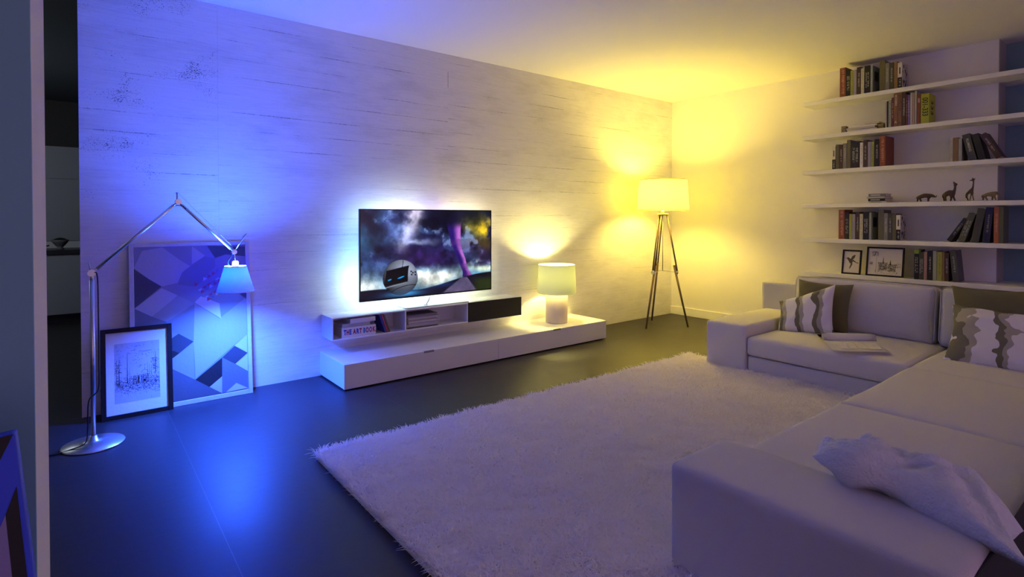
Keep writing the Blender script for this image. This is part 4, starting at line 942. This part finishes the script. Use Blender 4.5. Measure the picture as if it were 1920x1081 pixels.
animal('dark carved giraffe with raised head, third of the four shelf animals', 'giraffe', 1.213, M['darkwood'], [
 [('h', -.022, 0, .072, .011), ('b', -.010, 0, .078, .012), ('s', .006, 0, .090, .011), ('n1', .014, 0, .115, .0065), ('n2', .017, 0, .150, .005), ('hd', .016, 0, .178, .006), ('m', -.008, 0, .168, .0035)],
 [('hd', .016, 0, .178, .006), ('ea', .030, 0, .186, .002)], [('hd', .016, 0, .178, .006), ('ho', .010, 0, .194, .0018)], [('h', -.022, 0, .072, .011), ('t', -.033, 0, .050, .002), ('t2', -.031, 0, .025, .002)],
 [('h', -.022, 0, .072, .011), ('l1', -.030, .008, .036, .0035), ('f1', -.018, .008, .004, .003)], [('h', -.022, 0, .072, .011), ('l2', -.022, -.008, .036, .0035), ('f2', -.012, -.008, .004, .003)],
 [('s', .006, 0, .090, .011), ('l3', .000, .008, .045, .0035), ('f3', -.008, .008, .004, .003)], [('s', .006, 0, .090, .011), ('l4', .014, -.008, .045, .0035), ('f4', .022, -.008, .004, .003)]])
animal('pale carved elephant, rightmost of the four shelf animals', 'elephant', 1.090, M['palewood'], [
 [('h', -.034, 0, .055, .017), ('b', -.010, 0, .056, .018), ('s', .018, 0, .054, .016), ('hd', .040, 0, .062, .014), ('tr', .054, 0, .046, .006), ('tr2', .057, 0, .026, .004)],
 [('h', -.034, 0, .055, .017), ('t', -.051, 0, .045, .003), ('t2', -.054, 0, .025, .002)],
 [('h', -.034, 0, .055, .017), ('l1', -.046, .011, .028, .0065), ('f1', -.046, .011, .004, .006)], [('h', -.034, 0, .055, .017), ('l2', -.026, -.011, .028, .0065), ('f2', -.014, -.011, .004, .006)],
 [('s', .018, 0, .054, .016), ('l3', .014, .011, .028, .0065), ('f3', .010, .011, .004, .006)], [('s', .018, 0, .054, .016), ('l4', .030, -.011, .028, .0065), ('f4', .040, -.011, .004, .006)]])

# ------------------------------------------------------------------ books in the floating box
def fbook(x0, wx, th, z, yf, dp, col, label, group, name='book', rotz=0., lettering=None):
    c = C_[col] if isinstance(col, str) else col
    b_ = MB().box(0, wx, 0, .0025, 0, th, .0006, 1).box(0, wx, .0025, dp, 0, .002).box(0, wx, .0025, dp, th-.002, th).build(name, flat(c, .5, 'cover'))
    b_.location = (x0, yf, z+.0006); b_.rotation_euler = (0, 0, rotz); tag(b_, label, name.replace('_', ' '), group)
    MB().box(.003, wx-.003, .0025, dp-.003, .002, th-.002).build('pages', M['pages'], b_)
    return b_
zf = .304+.008
ab = fbook(1.540, .272, .078, zf, 4.020, .19, 'white', 'thick white book lettered THE ART BOOK at the bottom of the left stack', 'books in the floating shelf')
cols = [(.02, .05, .38), (.42, .03, .06), (.02, .05, .38), None, (.42, .03, .06), (.02, .05, .38), (.42, .03, .06), None, (.03, .14, .40), (.30, .05, .18), (.42, .03, .06)]
xc = .014
for ch, cc in zip('THE ART BOOK', cols+[(.42, .03, .06)]):
    if ch == ' ': xc += .009; continue
    cc = {'T': (.02, .05, .38), 'H': (.42, .03, .06), 'E': (.02, .05, .38), 'A': (.42, .03, .06), 'R': (.02, .05, .38), 'B': (.03, .16, .42), 'O': (.30, .05, .18), 'K': (.42, .03, .06)}[ch]
    if ch == 'T' and xc > .1: cc = (.42, .03, .06)
    me = text_mesh(ch, .052, bold=.05); bbx = [v.co.x for v in me.vertices]; wch = max(bbx)-min(bbx)
    me.transform(Matrix.Translation((xc+wch*.29, -.0008, .040)) @ Matrix.Rotation(math.pi/2, 4, 'X') @ Matrix.Diagonal((.575, 1, 1, 1)))
    link('title', me, flat(cc), ab); 
    # thicken the strokes
    xc += wch*.575+.0028
fbook(1.545, .225, .026, zf+.079, 4.024, .17, 'pale', 'pale book lying on the white art book in the floating shelf', 'books in the floating shelf', rotz=.03)
fbook(1.605, .205, .034, zf+.1058, 4.018, .17, 'white', 'white book with raised lettering topmost of the left stack in the floating shelf', 'books in the floating shelf', rotz=.02)
fbook(1.600, .12, .010, zf+.1405, 4.05, .12, 'maroon', 'thin dark booklet on top of the left stack in the floating shelf', 'books in the floating shelf', name='booklet')
def vbook(x0, t, h, col, label, tilt):
    c = C_[col] if isinstance(col, str) else col
    b_ = MB().box(0, t, 0, .0025, 0, h).box(0, .002, .0025, .15, 0, h).box(t-.002, t, .0025, .15, 0, h).build('book', flat(c, .5, 'cover'))
    b_.location = (x0-t, 4.022, zf+.0006); b_.rotation_euler = (0, math.radians(tilt), 0); tag(b_, label, 'book', 'books in the floating shelf')
    MB().box(.002, t-.002, .0025, .147, .003, h-.003).build('pages', M['pages'], b_)
vbook(1.906, .014, .150, (.02, .03, .20), 'dark blue book leaning left in the left bay of the floating shelf', -19.5)
vbook(1.921, .011, .152, (.42, .05, .10), 'bright red and pink book leaning left in the floating shelf', -19.5)
vbook(1.938, .013, .148, (.12, .10, .04), 'olive book rightmost of the leaning ones in the floating shelf', -19.5)
r = random.Random(9); z = zf
ml = ['dark blue grey', 'pale grey', 'lilac', 'dull white', 'greyish pink', 'light grey', 'faded violet', 'dark topped grey']
mc = [(.10, .09, .12), (.42, .40, .44), (.36, .32, .44), (.50, .48, .52), (.30, .24, .28), (.45, .44, .46), (.30, .27, .36), (.14, .12, .15)]
for i in range(8):
    th = (.012, .016, .013, .015, .012, .014, .013, .010)[i]
    fbook(2.086+r.uniform(0, .02), .29+r.uniform(-.02, .01), th, z, 4.022+r.uniform(0, .012), .17, mc[i], '%s magazine, number %s from the bottom of the right bay pile' % (ml[i], ['one', 'two', 'three', 'four', 'five', 'six', 'seven', 'eight'][i]), 'magazines in the right bay of the floating shelf', name='magazine', rotz=r.uniform(-.03, .03)); z += th+.0009
